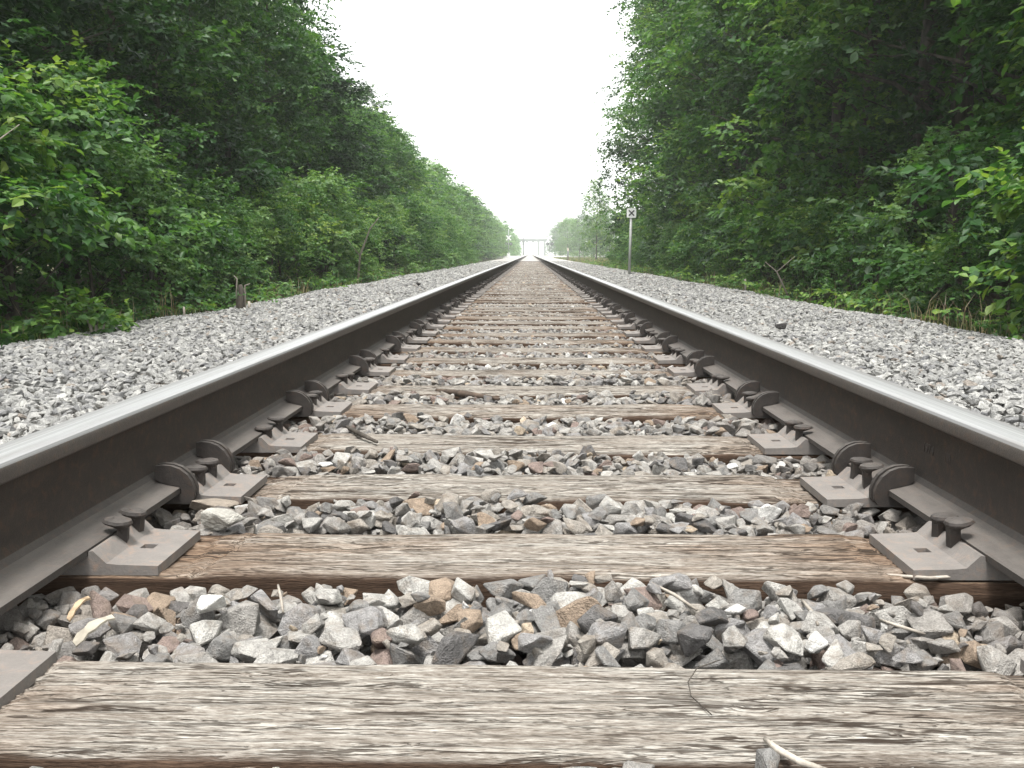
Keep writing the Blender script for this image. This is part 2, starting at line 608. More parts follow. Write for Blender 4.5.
# rolled marks on the web of the right rail
for txt, yy in (('1974', 1.875), ('IIII', 1.775)):
    tcu = bpy.data.curves.new('mark', 'FONT')
    tcu.body = txt
    tcu.size = 0.026
    tcu.extrude = 0.0009
    tob = bpy.data.objects.new('tmp_mark', tcu)
    COL.objects.link(tob)
    bpy.context.view_layer.update()
    mk = bpy.data.meshes.new_from_object(tob.evaluated_get(bpy.context.evaluated_depsgraph_get()))
    bpy.data.objects.remove(tob)
    mk.materials.clear()
    mk.materials.append(STEEL_FOOT)
    mo = link('rolled_mark', mk, rail_r)
    mo.rotation_euler = (R_(90), 0, R_(-90))
    mo.location = (-0.0091, yy, SEAT + .084)

# ------------------------------------------------------------------ ties
TIE_SPANS = [(0.03, 0.26), (0.465, 0.69), (0.898, 1.122), (1.443, 1.682), (1.926, 2.144), (2.403, 2.64), (2.92, 3.138), (3.43, 3.655)]
rg = random.Random(3)
y = 3.93
while len(TIE_SPANS) < 300:
    w = rg.uniform(.205, .24)
    TIE_SPANS.append((y + rg.uniform(-.02, .02), y + w))
    y += .50
TIE_SPANS = TIE_SPANS[:122]


def tie_mesh(name, W, seed, nx, ny, amp, wear=None):
    """timber laid along x, centred at the origin, top at z=0; grain, checks and worn arrises are real relief"""
    rgn = np.random.default_rng(seed)
    hw = W / 2
    # cross-section parameter: near face up, top, far face down
    side = np.array([-.17, -.12, -.08, -.055, -.04, -.028, -.018, -.010])
    top = np.linspace(-hw + .004, hw - .004, ny)
    py = np.concatenate([np.full(8, -hw), top, np.full(8, hw)])
    pz = np.concatenate([side, np.zeros(ny), side[::-1]])
    px = np.linspace(-1.3, 1.3, nx)
    X, _ = np.meshgrid(px, py, indexing='ij')
    Y = np.tile(py, (nx, 1)).astype(float)
    Z = np.tile(pz, (nx, 1)).astype(float)
    istop = np.zeros(len(py)); istop[8:8 + ny] = 1
    # rounded, uneven arrises
    er = .010 + .010 * vnoise(X * 3.1 + 9, Y * 0 + 3, seed + 5)
    dist = hw - np.abs(Y)
    rr = np.clip(1 - dist / er, 0, 1)
    Z -= istop * er * .65 * rr ** 2
    grain = (vnoise(X * 2.2 + 40, Y * 85 + 40, seed) - .5) * .0042 + (vnoise(X * 5 + 7, Y * 210 + 17, seed + 1) - .5) * .0030 \
        + (vnoise(X * 1.1 + 5, Y * 22 + 60, seed + 2) - .5) * .006 + (vnoise(X * 14 + 3, Y * 60 + 3, seed + 3) - .5) * .002
    Z += istop * grain * amp
    sgn = np.where(Y < 0, -1, 1)
    Y += (1 - istop) * sgn * ((vnoise(X * 2.0 + 11, Z * 70 + 50, seed + 4) - .5) * .010 * amp)
    # seasoning checks that run with the grain
    step = W / ny
    for k in range(int(30 * amp) + 10):
        y0 = rgn.uniform(-hw * .95, hw * .95)
        x0 = rgn.uniform(-1.2, 1.1)
        ln = rgn.uniform(.12, .75)
        dp = rgn.uniform(.004, .015)
        wd = max(rgn.uniform(.0012, .0034), step * .8)
        yc = y0 + .005 * np.sin(X * rgn.uniform(4, 11) + rgn.uniform(0, 6)) + (X - x0) * rgn.uniform(-.015, .015)
        tt = np.clip((X - x0) / ln, 0, 1)
        env = np.clip(np.sin(tt * math.pi), 0, 1) ** .5
        Z -= istop * dp * env * np.exp(-((Y - yc) / wd) ** 2)
    # flakes and pits broken from the surface
    for k in range(int(10 * amp)):
        y0 = rgn.uniform(-hw, hw); x0 = rgn.uniform(-1, 1)
        e = ((X - x0) / rgn.uniform(.02, .07)) ** 2 + ((Y - y0) / rgn.uniform(.004, .012)) ** 2
        Z -= istop * rgn.uniform(.003, .006) * np.exp(-e * e)
    for xw in (wear or []):                      # edge worn by an older plate
        yy = xw + .018 * Y / hw + .004 * np.sin(Y * 60)
        Z -= istop * .006 * np.exp(-((X - yy) / .0045) ** 2)
        Z -= istop * .0035 * (1 if xw < 0 else 1) * np.clip((np.abs(X) - abs(xw)) / .006, 0, 1)
    Z -= istop * .005 * np.clip((np.abs(X) - .548) / .01, 0, 1)          # adzed seat under the plate
    we = istop * np.clip(dist / .012 + (vnoise(X * 9, Y * 30 + 8, seed + 8) - .35) * 1.2, 0, 1)
    V = np.stack([X, Y, Z], -1).reshape(-1, 3)
    k = len(py)
    a = (np.arange(nx - 1)[:, None] * k + np.arange(k - 1)[None, :]).ravel()
    F = np.stack([a, a + k, a + k + 1, a + 1], -1)
    # end faces and bottom closed with plain faces
    extra = [(0, k - 1, (nx - 1) * k + k - 1, (nx - 1) * k)]
    F = np.concatenate([F, np.array(extra)])
    me = np_mesh(name, V, F, [WOOD], smooth=True, attrs={'weather': we.ravel()})
    bm = bmesh.new()
    bm.from_mesh(me)
    bmesh.ops.holes_fill(bm, edges=[e for e in bm.edges if len(e.link_faces) == 1])
    bmesh.ops.recalc_face_normals(bm, faces=bm.faces)
    bm.to_mesh(me)
    bm.free()
    for p in me.polygons:
        p.use_smooth = True
    return me


TIE_LABELS = {
    1: 'timber tie almost under the camera just below the picture',
    2: 'wide weathered grey and brown timber tie nearest the camera across the bottom',
    3: 'second timber tie from the camera, bleached on top with brown ends and a dark front',
    4: 'third timber tie from the camera, grey and deeply cracked, between paired rail anchors',
    5: 'fourth timber tie from the camera, brownish with a dry twig on its left end',
    6: 'fifth timber tie from the camera, pale grey, with rail anchors at its ends',
    7: 'sixth timber tie from the camera, whitish, with a dark stick lying before it',
}
ORD = ['', '', '', '', '', '', '', '', 'seventh', 'eighth', 'ninth', 'tenth', 'eleventh', 'twelfth', 'thirteenth', 'fourteenth']
TG = 'timber ties under the rails'
var = [tie_mesh('tie', .222, 100 + k, 90, 14, .8) for k in range(5)]
TIES = []
for i, (a, b) in enumerate(TIE_SPANS):
    if i < 2:
        continue                    # behind and under the camera: nothing of them shows
    W = b - a
    if i <= 3:
        me = tie_mesh('tie', W, 20 + i, 300, 96 if i == 2 else 72, 1.0 if i == 2 else .95, [-.515] if i == 3 else None)
    elif i <= 7:
        me = tie_mesh('tie', W, 20 + i, 200, 44, .95, [-.50, .53] if i == 4 else None)
    else:
        me = var[i % 5]
    o = link('railway_tie', me)
    o.location = (rg.uniform(-.02, .02), (a + b) / 2, 0.0 if i < 4 else rg.uniform(-.004, .004))
    o.rotation_euler.z = rg.uniform(-.004, .004) if i > 2 else -0.004
    if i > 7:
        o.scale = (1, W / .222, 1)
        if rg.random() < .5:
            o.rotation_euler.z += math.pi
    if i in TIE_LABELS:
        lb = TIE_LABELS[i]
    elif i < 16:
        lb = ORD[i] + ' weathered timber tie from the camera'
    else:
        lb = 'distant timber tie in the row that runs together towards the horizon'
    tag(o, lb, 'railway tie', TG)
    TIES.append((i, (a + b) / 2, W, o))
# ties still farther off
bm = bmesh.new()
y = TIE_SPANS[-1][1] + .28
while y < 200:
    add_box(bm, (0, y + .11, -.075), (2.6, .22, .12))
    y += .5
o = link('far_ties', bm_mesh('far_ties', bm, [WOOD]))
tag(o, 'timber ties of the farthest track melting together', 'railway ties', None, 'stuff')


# ------------------------------------------------------------------ tie plates, spikes, rail anchors
def plate_mesh():
    """gauge side towards +x; rolled shoulders, rail seat and two real square spike holes"""
    xsn = [-.205, -.150, -.128, -.108, -.084, -.0775, -.0765, .0765, .0775, .084, .104, .121, .143, .183]
    zt = [.0085, .0095, .010, .012, .0315, .0305, .0222, .0222, .0305, .0315, .012, .010, .0095, .0085]
    yn = [-.098, -.011, .011, .098]
    bm = bmesh.new()
    gv = {}
    for i, x in enumerate(xsn):
        for j, yv in enumerate(yn):
            gv[i, j] = bm.verts.new((x, yv, zt[i]))
    holes = []
    for i in range(len(xsn) - 1):
        for j in range(len(yn) - 1):
            if j == 1 and i in (1, 11):
                holes.append(i)
                continue
            bm.faces.new((gv[i, j], gv[i + 1, j], gv[i + 1, j + 1], gv[i, j + 1]))
    for i in holes:
        ring = [gv[i, 1], gv[i + 1, 1], gv[i + 1, 2], gv[i, 2]]
        low = [bm.verts.new((v.co.x, v.co.y, -.004)) for v in ring]
        for k in range(4):
            bm.faces.new((ring[k], low[k], low[(k + 1) % 4], ring[(k + 1) % 4]))
        bm.faces.new(low)
    be = {}
    for i, x in enumerate(xsn):
        for j in (0, 3):
            be[i, j] = bm.verts.new((x, yn[j], -.0065))
    for i in range(len(xsn) - 1):
        bm.faces.new((gv[i, 0], be[i, 0], be[i + 1, 0], gv[i + 1, 0]))
        bm.faces.new((gv[i, 3], gv[i + 1, 3], be[i + 1, 3], be[i, 3]))
    nn = len(xsn) - 1
    bm.faces.new((gv[nn, 0], be[nn, 0], be[nn, 3], gv[nn, 3], gv[nn, 2], gv[nn, 1]))
    bm.faces.new((gv[0, 3], be[0, 3], be[0, 0], gv[0, 0], gv[0, 1], gv[0, 2]))
    es = [e for e in bm.edges if len(e.link_faces) == 2 and e.calc_face_angle(0) > R_(70)
          and max(v.co.z for v in e.verts) > .004 and min(v.co.z for v in e.verts) > .004]
    bmesh.ops.bevel(bm, geom=es, offset=.0018, segments=2, affect='EDGES')
    return bm_mesh('plate', bm, [STEEL_PLATE])


def spike_mesh(seed):
    """cut spike: square shank, oval lipped head leaning over the rail foot (towards -x)"""
    bm = bmesh.new()
    add_box(bm, (0, 0, .018), (.0165, .0165, .056))
    rgs = random.Random(seed)
    rings = [(.0, .0075, .0085, .032), (-.002, .0095, .0105, .0405), (-.008, .0215, .0180, .0470), (-.010, .0245, .0190, .0495), (-.009, .0215, .0165, .0535), (-.007, .010, .008, .0562)]
    prev = None
    for (cx, ra, rb, z) in rings:
        ring = []
        for k in range(12):
            w = 2 * math.pi * k / 12
            ring.append(bm.verts.new((cx + ra * math.cos(w), rb * math.sin(w), z + .0008 * rgs.uniform(-1, 1))))
        if prev:
            for k in range(12):
                bm.faces.new((prev[k], prev[(k + 1) % 12], ring[(k + 1) % 12], ring[k]))
        else:
            bm.faces.new(ring[::-1])
        prev = ring
    bm.faces.new(prev)
    return bm_mesh('spike', bm, [STEEL_DARK])


def anchor_mesh():
    """two-walled drive-on anchor hooked round the foot, gauge side towards +x"""
    prof = [(.029, .050), (.0295, .0765), (.043, .0780), (.060, .0765), (.076, .0705), (.090, .0590), (.099, .0450), (.1035, .030), (.1025, .014), (.097, .005),
            (.085, .002), (-.070, .002), (-.088, .005), (-.089, .027), (-.080, .035), (-.072, .0355), (-.0775, .029), (-.0775, .0215), (.0775, .0215), (.0785, .030), (.074, .0362), (.055, .0400), (.040, .0440)]
    inner = [(u if u < .08 else u - .007, z - (.009 if z > .05 else 0.0)) for u, z in prof]
    bm = bmesh.new()
    add_prism(bm, prof, 'y', -.0155, -.0045)
    add_prism(bm, prof, 'y', .0045, .0155)
    add_prism(bm, [(u * .985 + .0006, z) for u, z in inner], 'y', -.005, .005)
    return bm_mesh('rail_anchor', bm, [STEEL_DARK], bevel=.0016, seg=2, angle=50)


PLATE = plate_mesh()
SPIKES = [spike_mesh(k) for k in range(4)]
ANCHOR = anchor_mesh()
ORDN = {2: 'nearest', 3: 'second', 4: 'third', 5: 'fourth', 6: 'fifth', 7: 'sixth'}
ORDN.update({i: ORD[i] for i in range(8, 16)})
PLATE_Y = {2: 1.025, 3: 1.548, 4: 1.985, 5: 2.50}
n_anchor = 0
for (i, yc, W, to) in TIES:
    if i > 115:
        break
    py = PLATE_Y.get(i, yc + rg.uniform(-.012, .012))
    for s, sd in ((-1, 'left'), (1, 'right')):
        p = empty('tie_plate', (s * RC, py, to.location.z), 0 if s < 0 else math.pi)
        if i in ORDN:
            lb = f'grey steel tie plate with square hole, {sd} rail, {ORDN[i]} tie from the camera'
        else:
            lb = f'small distant steel tie plate in the row under the {sd} rail'
        p.location.z += .0
        tag(p, lb, 'tie plate', f'tie plates under the {sd} rail')
        link('plate', PLATE, p)
        offs = (.000, .058) if s < 0 else (.012, -.045)
        if i > 3:
            offs = (rg.uniform(-.055, -.02), rg.uniform(.02, .06))
        for q, oy in enumerate(offs):
            sp = link('spike', SPIKES[rg.randrange(4)], p)
            sp.location = (.0875, oy, rg.uniform(-.006, .004) if rg.random() < .8 else rg.uniform(.006, .020))
            sp.rotation_euler = (rg.uniform(-.12, .12), rg.uniform(-.04, .14), rg.uniform(-.25, .25))
        if i % 2 == 0 and i != 2:
            for e, where in ((-1, 'near'), (1, 'far')):
                n_anchor += 1
                if n_anchor > 300:
                    continue
                a = link('rail_anchor', ANCHOR)
                a.location = (s * RC, py + e * .118 + rg.uniform(-.012, .012), 0)
                a.rotation_euler = (0, 0, (0 if s < 0 else math.pi) + rg.uniform(-.06, .06))
                if i in ORDN:
                    lb = f'rusty curved rail anchor on the {sd} rail at the {where} side of the {ORDN[i]} tie'
                else:
                    lb = f'small distant rail anchor in the row along the {sd} rail'
                tag(a, lb, 'rail anchor', f'rail anchors along the {sd} rail')
# plates and anchors farther off
bm = bmesh.new()
for (i, yc, W, to) in TIES:
    if i > 115:
        for s in (-1, 1):
            add_box(bm, (s * RC, yc, .007), (.36, .19, .014))
o = link('far_tie_plates', bm_mesh('far_tie_plates', bm, [STEEL_PLATE]))
tag(o, 'tie plates of the farthest track', 'tie plates', None, 'stuff')
print('ties etc done')


# ------------------------------------------------------------------ ballast stones
def rock_mesh(name, seed, mat, fine=True):
    rgs = np.random.default_rng(seed)
    npt = rgs.integers(9, 15)
    P = rgs.normal(size=(npt, 3))
    P /= np.linalg.norm(P, axis=1)[:, None]
    P *= rgs.uniform(.82, 1.12, (npt, 1))
    P *= np.array([1.0, rgs.uniform(.62, .9), rgs.uniform(.5, .75)])
    bm = bmesh.new()
    for p in P:
        bm.verts.new(p)
    r = bmesh.ops.convex_hull(bm, input=list(bm.verts))
    for gm in ('geom_interior', 'geom_unused'):
        for e in list(r[gm]):
            if isinstance(e, bmesh.types.BMVert) and e.is_valid:
                bm.verts.remove(e)
    bmesh.ops.dissolve_limit(bm, angle_limit=R_(16), verts=list(bm.verts), edges=list(bm.edges))
    if fine:
        bmesh.ops.bevel(bm, geom=list(bm.edges), offset=.055, segments=1, affect='EDGES', clamp_overlap=True)
    bmesh.ops.triangulate(bm, faces=list(bm.faces))
    # bring to unit half-extents along x
    me = bm_mesh(name, bm, [mat])
    return me


ROCK_FINE = [rock_mesh('stone', 500 + k, STONE_CRIB) for k in range(26)]
src = {}
for key, mat, fine in (('crib_source', STONE_CRIB, True), ('shoulder_source', STONE_SIDE, False)):
    c = bpy.data.collections.new(key)
    for k in range(22):
        ob = bpy.data.objects.new(f'{key}_{k:02d}', rock_mesh('stone', 700 + k + (40 if not fine else 0), mat, fine))
        c.objects.link(ob)
    src[key] = c

# settle stones in the near cribs over a height field
CELL = .004
gx0, gx1, gy0, gy1 = -.95, .95, .60, 4.1
nx_, ny_ = int((gx1 - gx0) / CELL), int((gy1 - gy0) / CELL)
HF = np.full((nx_, ny_), -.085)
XX = gx0 + (np.arange(nx_) + .5) * CELL
YY = gy0 + (np.arange(ny_) + .5) * CELL
spans = [(a, b) for a, b in TIE_SPANS if b > gy0 and a < gy1]
TIEM = np.zeros(ny_, bool)
for a, b in spans:
    TIEM |= (YY > a) & (YY < b)
for a, b in spans:
    HF[:, (YY > a) & (YY < b)] = .0
cribs = []
for k in range(len(spans) - 1):
    cribs.append((spans[k][1], spans[k + 1][0]))
cribs = [(.69, .898)] + [c for c in cribs if c[0] > 1.0]
settled = []
rs = np.random.default_rng(5)
for ci, (a, b) in enumerate(cribs):
    fails = 0
    lim0 = (.008, .010, .011, .011, .012, .012, .012, .012)[min(ci, 7)]
    ntry = 0
    while fails < 600 and ntry < 8000:
        ntry += 1
        big = rs.random()
        ax = rs.uniform(.013, .022) if big < (.30 if ci < 2 else .42) else rs.uniform(.022, .039 if ci < 2 else .034)
        if ci == 0 and big > .9:
            ax = .03
        by = ax * rs.uniform(.7, .95)
        cz = ax * rs.uniform(.5, .75)
        x = rs.uniform(-.93, .93)
        yv = rs.uniform(a + by * .85, b - by * .85)
        i0, i1 = int((x - ax - gx0) / CELL), int((x + ax - gx0) / CELL) + 1
        j0, j1 = int((yv - ax - gy0) / CELL), int((yv + ax - gy0) / CELL) + 1
        if i0 < 0 or j0 < 0 or i1 >= nx_ or j1 >= ny_:
            fails += 1
            continue
        ang = rs.uniform(0, math.pi)
        dx = XX[i0:i1, None] - x
        dy = YY[None, j0:j1] - yv
        u = (dx * math.cos(ang) + dy * math.sin(ang)) / ax
        w = (-dx * math.sin(ang) + dy * math.cos(ang)) / by
        r2 = u * u + w * w
        mask = r2 < .8
        sub = HF[i0:i1, j0:j1]
        if mask.sum() < 4:
            continue
        free = mask & ~TIEM[None, j0:j1]
        if free.sum() < 4:
            continue
        sup = np.percentile(sub[free], 44)
        zc = sup + cz * .50
        # the bed dips a little under the rails and swells in mid-track
        lim = lim0 + .008 * math.sin(x * 5 + ci) + rs.normal() * .0045 - (.012 if abs(x) > .62 else 0)
        if abs(x) > .66:
            lim = min(lim, .004)
        if zc + cz * .85 > lim:
            fails += 1
            continue
        cap = zc + cz * .9 * np.sqrt(np.clip(1 - r2, 0, 1))
        sub[mask] = np.maximum(sub[mask], cap[mask])
        settled.append((x, yv, zc, ax, by, cz, ang, ci))
print('settled', len(settled))

# the 300 largest in view become stones of their own
def vis_score(st):
    x, yv, zc, ax, by, cz, ang, ci = st
    i = int((x - gx0) / CELL); j = int((yv - gy0) / CELL)
    top = HF[max(0, i - 1):i + 2, max(0, j - 1):j + 2].mean()
    buried = (top - (zc + cz * .9)) > .004
    d = (Vector((x, yv, zc)) - CAM)
    dep = d.dot(fw)
    px = 512 + FOC * d.dot(rt) / dep
    pyy = 384 - FOC * d.dot(up) / dep
    inside = -15 < px < 1039 and pyy < 775
    return (ax * by) ** .5 / dep * (0 if buried or not inside else 1)


# fines that fill the gaps
fines = []
for q in range(9000):
    ci = rs.integers(0, len(cribs))
    a, b = cribs[ci]
    x = rs.uniform(-.93, .93); yv = rs.uniform(a + .004, b - .004)
    i = int((x - gx0) / CELL); j = int((yv - gy0) / CELL)
    if TIEM[min(j, ny_ - 1)]:
        continue
    loc = HF[max(0, i - 4):i + 5, max(0, j - 4):j + 5]
    if HF[i, j] < loc.mean() - .002 and HF[i, j] < -.008:
        ax = rs.uniform(.006, .012)
        fines.append((x, yv, HF[i, j] + ax * .3, ax, ax * .85, ax * .7, rs.uniform(0, 3.1), ci))
settled.sort(key=vis_score, reverse=True)
rg2 = random.Random(17)
for k, (x, yv, zc, ax, by, cz, ang, ci) in enumerate(settled[:300]):
    o = link('stone', ROCK_FINE[rg2.randrange(len(ROCK_FINE))], BED)
    o.location = (x, yv, zc)
    o.scale = (ax * 1.12, by * 1.3, cz * 1.6)
    o.rotation_euler = (rg2.uniform(-.45, .45), rg2.uniform(-.45, .45), ang + math.pi * rg2.randrange(2))

pts, rots, scls = [], [], []
for (x, yv, zc, ax, by, cz, ang, ci) in settled[300:] + fines:
    pts.append((x, yv, zc)); rots.append((rg2.uniform(-.5, .5), rg2.uniform(-.5, .5), ang)); scls.append((ax * 1.12, by * 1.3, cz * 1.6))


def scatter(n, x0, x1, y0, y1, smin, smax, zfun, zjit):
    x = RNG.uniform(x0, x1, n); yv = RNG.uniform(y0, y1, n)
    s = RNG.uniform(smin, smax, n)
    z = zfun(x, yv) + RNG.uniform(-1, 1, n) * zjit
    P = np.stack([x, yv, z], -1)
    Ro = np.stack([RNG.uniform(-.6, .6, n), RNG.uniform(-.6, .6, n), RNG.uniform(0, 6.28, n)], -1)
    S = np.stack([s, s * RNG.uniform(.8, 1.1, n), s * RNG.uniform(.75, 1.05, n)], -1)
    return P, Ro, S


# cribs from 4 m on
crib_blocks = []
sp_all = TIE_SPANS
for i in range(7, len(sp_all) - 1):
    a, b = sp_all[i][1], sp_all[i + 1][0]
    if a > 66:
        break
    near = a < 13
    dens = 1500 if near else 520
    n = int((b - a + .06) * 1.9 * dens)
    lo, hi = (.014, .030) if near else (.022, .042)
    lev = -.027 if i % 3 else -.020
    crib_blocks.append(scatter(n, -.95, .95, a - .02, b + .02, lo, hi, lambda x, yv: np.where(np.abs(x) > .62, lev - .010, lev), .010))
P0 = np.concatenate([np.array(pts).reshape(-1, 3)] + [b[0] for b in crib_blocks])
R0 = np.concatenate([np.array(rots).reshape(-1, 3)] + [b[1] for b in crib_blocks])
S0 = np.concatenate([np.array(scls).reshape(-1, 3)] + [b[2] for b in crib_blocks])

sh = []
for sgn in (-1, 1):
    def zf(x, yv):
        return bed_z(x) + .028 + .012 * np.sin(x * 3 + yv * .7) + .010 * np.sin(yv * 2.1 + x)
    for (y0, y1, dens, lo, hi) in ((2.2, 9, 1500, .016, .034), (9, 18, 800, .022, .042), (18, 40, 330, .032, .058), (40, 68, 170, .045, .075)):
        n = int(2.35 * (y1 - y0) * dens)
        xa, xb = (.98, 3.35) if sgn > 0 else (-3.35, -.98)
        sh.append(scatter(n, xa, xb, y0, y1, lo, hi, zf, .014))
P1 = np.concatenate([b[0] for b in sh]); R1 = np.concatenate([b[1] for b in sh]); S1 = np.concatenate([b[2] for b in sh])


def instanced(name, P, Ro, S, coll, nvar):
    me = bpy.data.meshes.new(name)
    me.vertices.add(len(P))
    me.vertices.foreach_set('co', P.astype(np.float32).ravel())
    for k, a in (('rot', Ro), ('scl', S)):
        at = me.attributes.new(k, 'FLOAT_VECTOR', 'POINT')
        at.data.foreach_set('vector', a.astype(np.float32).ravel())
    at = me.attributes.new('pick', 'INT', 'POINT')
    at.data.foreach_set('value', RNG.integers(0, nvar, len(P)).astype(np.int32))
    me.update()
    o = link(name, me, BED)
    ng = bpy.data.node_groups.new(name, 'GeometryNodeTree')
    ng.interface.new_socket('Geometry', in_out='INPUT', socket_type='NodeSocketGeometry')
    ng.interface.new_socket('Geometry', in_out='OUTPUT', socket_type='NodeSocketGeometry')
    N = ng.nodes
    gi = N.new('NodeGroupInput'); go = N.new('NodeGroupOutput')
    ci = N.new('GeometryNodeCollectionInfo')
    ci.inputs['Collection'].default_value = coll
    ci.inputs['Separate Children'].default_value = True
    ci.inputs['Reset Children'].default_value = True
    iop = N.new('GeometryNodeInstanceOnPoints')
    iop.inputs['Pick Instance'].default_value = True

    def na(nm, dt):
        q = N.new('GeometryNodeInputNamedAttribute')
        q.data_type = dt
        q.inputs['Name'].default_value = nm
        return q.outputs['Attribute']
    e2r = N.new('FunctionNodeEulerToRotation')
    ng.links.new(na('rot', 'FLOAT_VECTOR'), e2r.inputs[0])
    ng.links.new(gi.outputs[0], iop.inputs['Points'])
    ng.links.new(ci.outputs[0], iop.inputs['Instance'])
    ng.links.new(na('pick', 'INT'), iop.inputs['Instance Index'])
    ng.links.new(e2r.outputs[0], iop.inputs['Rotation'])
    ng.links.new(na('scl', 'FLOAT_VECTOR'), iop.inputs['Scale'])
    ng.links.new(iop.outputs[0], go.inputs[0])
    md = o.modifiers.new('scatter', 'NODES')
    md.node_group = ng
    tag(o, kind='stuff')
    return o


instanced('crib_gravel', P0, R0, S0, src['crib_source'], 22)
instanced('shoulder_gravel', P1, R1, S1, src['shoulder_source'], 22)
print('stones', len(P0), len(P1))


def at_z(px, py, z):
    dd = fw + rt * ((px - 512) / FOC) - up * ((py - 384) / FOC)
    t = (z - CAM.z) / dd.z
    return CAM + dd * t


def loose_stone(px, py, z, size, seed, color, label, squash=(1, .8, .7), rot=(0, 0, 0)):
    mm = M('loose_stone_rock')
    n1 = mm.noise(mm.coord(), 2.5, 5, 0.65)
    c = mm.ramp(n1, [(0.3, tuple(v * .75 for v in color)), (0.7, tuple(min(1, v * 1.2) for v in color))])
    mm.bump(n1, 0.5, 0.25)
    mm.set(c, 0.85, 0, 0.3)
    o = link('loose_stone', rock_mesh('loose_stone', seed, mm.m))
    p = at_z(px, py, z)
    o.location = p
    o.scale = (size * squash[0], size * squash[1], size * squash[2])
    o.rotation_euler = rot
    tag(o, label, 'stone')
    return o


loose_stone(213, 604, .006, .033, 901, (.72, .71, .68), 'large white stone in the gravel left of centre before the second tie', (1.0, .85, .85), (0.2, -.2, -.7))
loose_stone(219, 519, .012, .046, 915, (.40, .385, .35), 'big pale grey rock lying by the left tie plate of the third tie', (1.05, .8, .62), (.1, .1, .2))
loose_stone(212, 503, .004, .050, 941, (.27, .23, .19), 'brownish rock behind the big pale rock beside the left rail', (1.1, .8, .62), (.0, .0, .1))
loose_stone(478, 470, .014, .021, 921, (.20, .20, .205), 'dark grey angular stone sitting alone on the third tie', (.9, .8, .95), (0.3, .5, .9))
loose_stone(418, 284, .01, .085, 925, (.05, .045, .045), 'small black stone on the gravel beyond the left rail', (.7, .7, .7))
loose_stone(781, 326, -.01, .060, 927, (.07, .065, .065), 'dark blocky stone on the gravel beyond the right rail', (1, .8, .7), (0, 0, .3))
loose_stone(446, 466, .004, .020, 931, (.76, .75, .73), 'small bright white stone beyond the third tie right of centre', (.9, .8, .8)).location = at_z(733, 467, .0)
loose_stone(325, 465, .0, .021, 933, (.75, .74, .72), 'small bright white stone beyond the third tie left of centre', (1, .8, .8))


def stick(name, pts, rads, mat, label, cat, n=7):
    t = Tubes()
    base = Vector(pts[0])
    t.add([Vector(p) - base for p in pts], rads, n)
    o = link(name, t.mesh(name, mat), None, base)
    tag(o, label, cat)
    return o


stick('twig', [at_z(347, 427, .006), at_z(360, 434, .010), at_z(377, 442, .007)], [.006, .0065, .004], BARK, 'dry brown twig lying on the left end of the fourth tie', 'twig')
stick('fallen_stick', [at_z(437, 391, -.004), at_z(465, 394, .006), at_z(499, 399, .004)], [.010, .013, .006], DEADDARK, 'dark stick lying in the gravel before the sixth tie', 'stick')
stick('forked_twig', [at_z(765, 739, .004), at_z(778, 750, .006), at_z(800, 762, .004), at_z(830, 772, -.006)], [.0022, .0038, .0036, .0028], DEADWOOD, 'pale forked twig on the front edge of the nearest tie', 'twig')
stick('broken_twig', [at_z(778, 749, .004), at_z(772, 770, -.006)], [.0030, .0036], DEADWOOD, 'short pale twig end beside the forked twig at the bottom edge', 'twig')
stick('wire', [at_z(720, 660, .003), at_z(697, 668, .010), at_z(688, 682, .012), at_z(691, 696, .008), at_z(712, 715, .002)], [.0007] * 5, BARK, 'thin dark curved stem lying on the right half of the nearest tie', 'stem', 5)
stick('dry_stem', [at_z(870, 574, -.01), at_z(930, 578, .0), at_z(1008, 573, -.008)], [.0022, .003, .002], DEADWOOD, 'long pale dry stem along the foot of the second tie at right', 'stem', 5)
stick('dry_stem', [at_z(655, 585, .0), at_z(675, 595, .012), at_z(697, 610, .006)], [.0022, .0028, .002], DEADWOOD, 'thin straw lying aslant on the middle of the front gravel', 'stem', 5)
stick('dry_stem', [at_z(802, 600, .0), at_z(812, 612, .008), at_z(818, 625, .0)], [.002, .003, .002], DEADWOOD, 'short pale stem standing in the front gravel at right', 'stem', 5)
stick('dry_stem', [at_z(880, 620, .0), at_z(905, 628, .010), at_z(925, 634, .004)], [.002, .0025, .0015], DEADWOOD, 'short grey stem in the front gravel beneath the right rail', 'stem', 5)
stick('dry_stem', [at_z(278, 585, .004), at_z(281, 598, .010), at_z(283, 612, .0)], [.0018, .0022, .0016], DEADWOOD, 'upright pale stem end beside the large white stone', 'stem', 5)
for (px, py, ln, wd, rz, lb) in ((80, 612, .042, .008, 1.2, 'tan wood splinter in the gravel beside the left rail'), (96, 634, .055, .020, .75, 'flat pale curled chip of bark in the gravel by the left rail')):
    bm = bmesh.new()
    prev = None
    for k in range(7):
        t = k / 6
        w_ = wd * (.35 + .65 * math.sin(math.pi * min(1, t * 1.15 + .12))) * (.8 + .3 * math.sin(k * 2.3))
        z = .010 * math.sin(t * 2.6)
        x = (t - .5) * ln
        ring = [bm.verts.new((x, -w_ / 2, z)), bm.verts.new((x, w_ / 2, z + .003)), bm.verts.new((x, w_ / 2, z + .006)), bm.verts.new((x, -w_ / 2, z + .003))]
        if prev:
            for q in range(4):
                bm.faces.new((prev[q], prev[(q + 1) % 4], ring[(q + 1) % 4], ring[q]))
        else:
            bm.faces.new(ring)
        prev = ring
    bm.faces.new(prev[::-1])
    o = link('wood_chip', bm_mesh('wood_chip', bm, [mat_plain('split_wood', (.42, .31, .20) if wd < .01 else (.33, .30, .245), .8, 0, .25, 40)]))
    o.location = at_z(px, py, -.002)
    o.rotation_euler = (0.1, -.35, rz)
    tag(o, lb, 'wood chip')


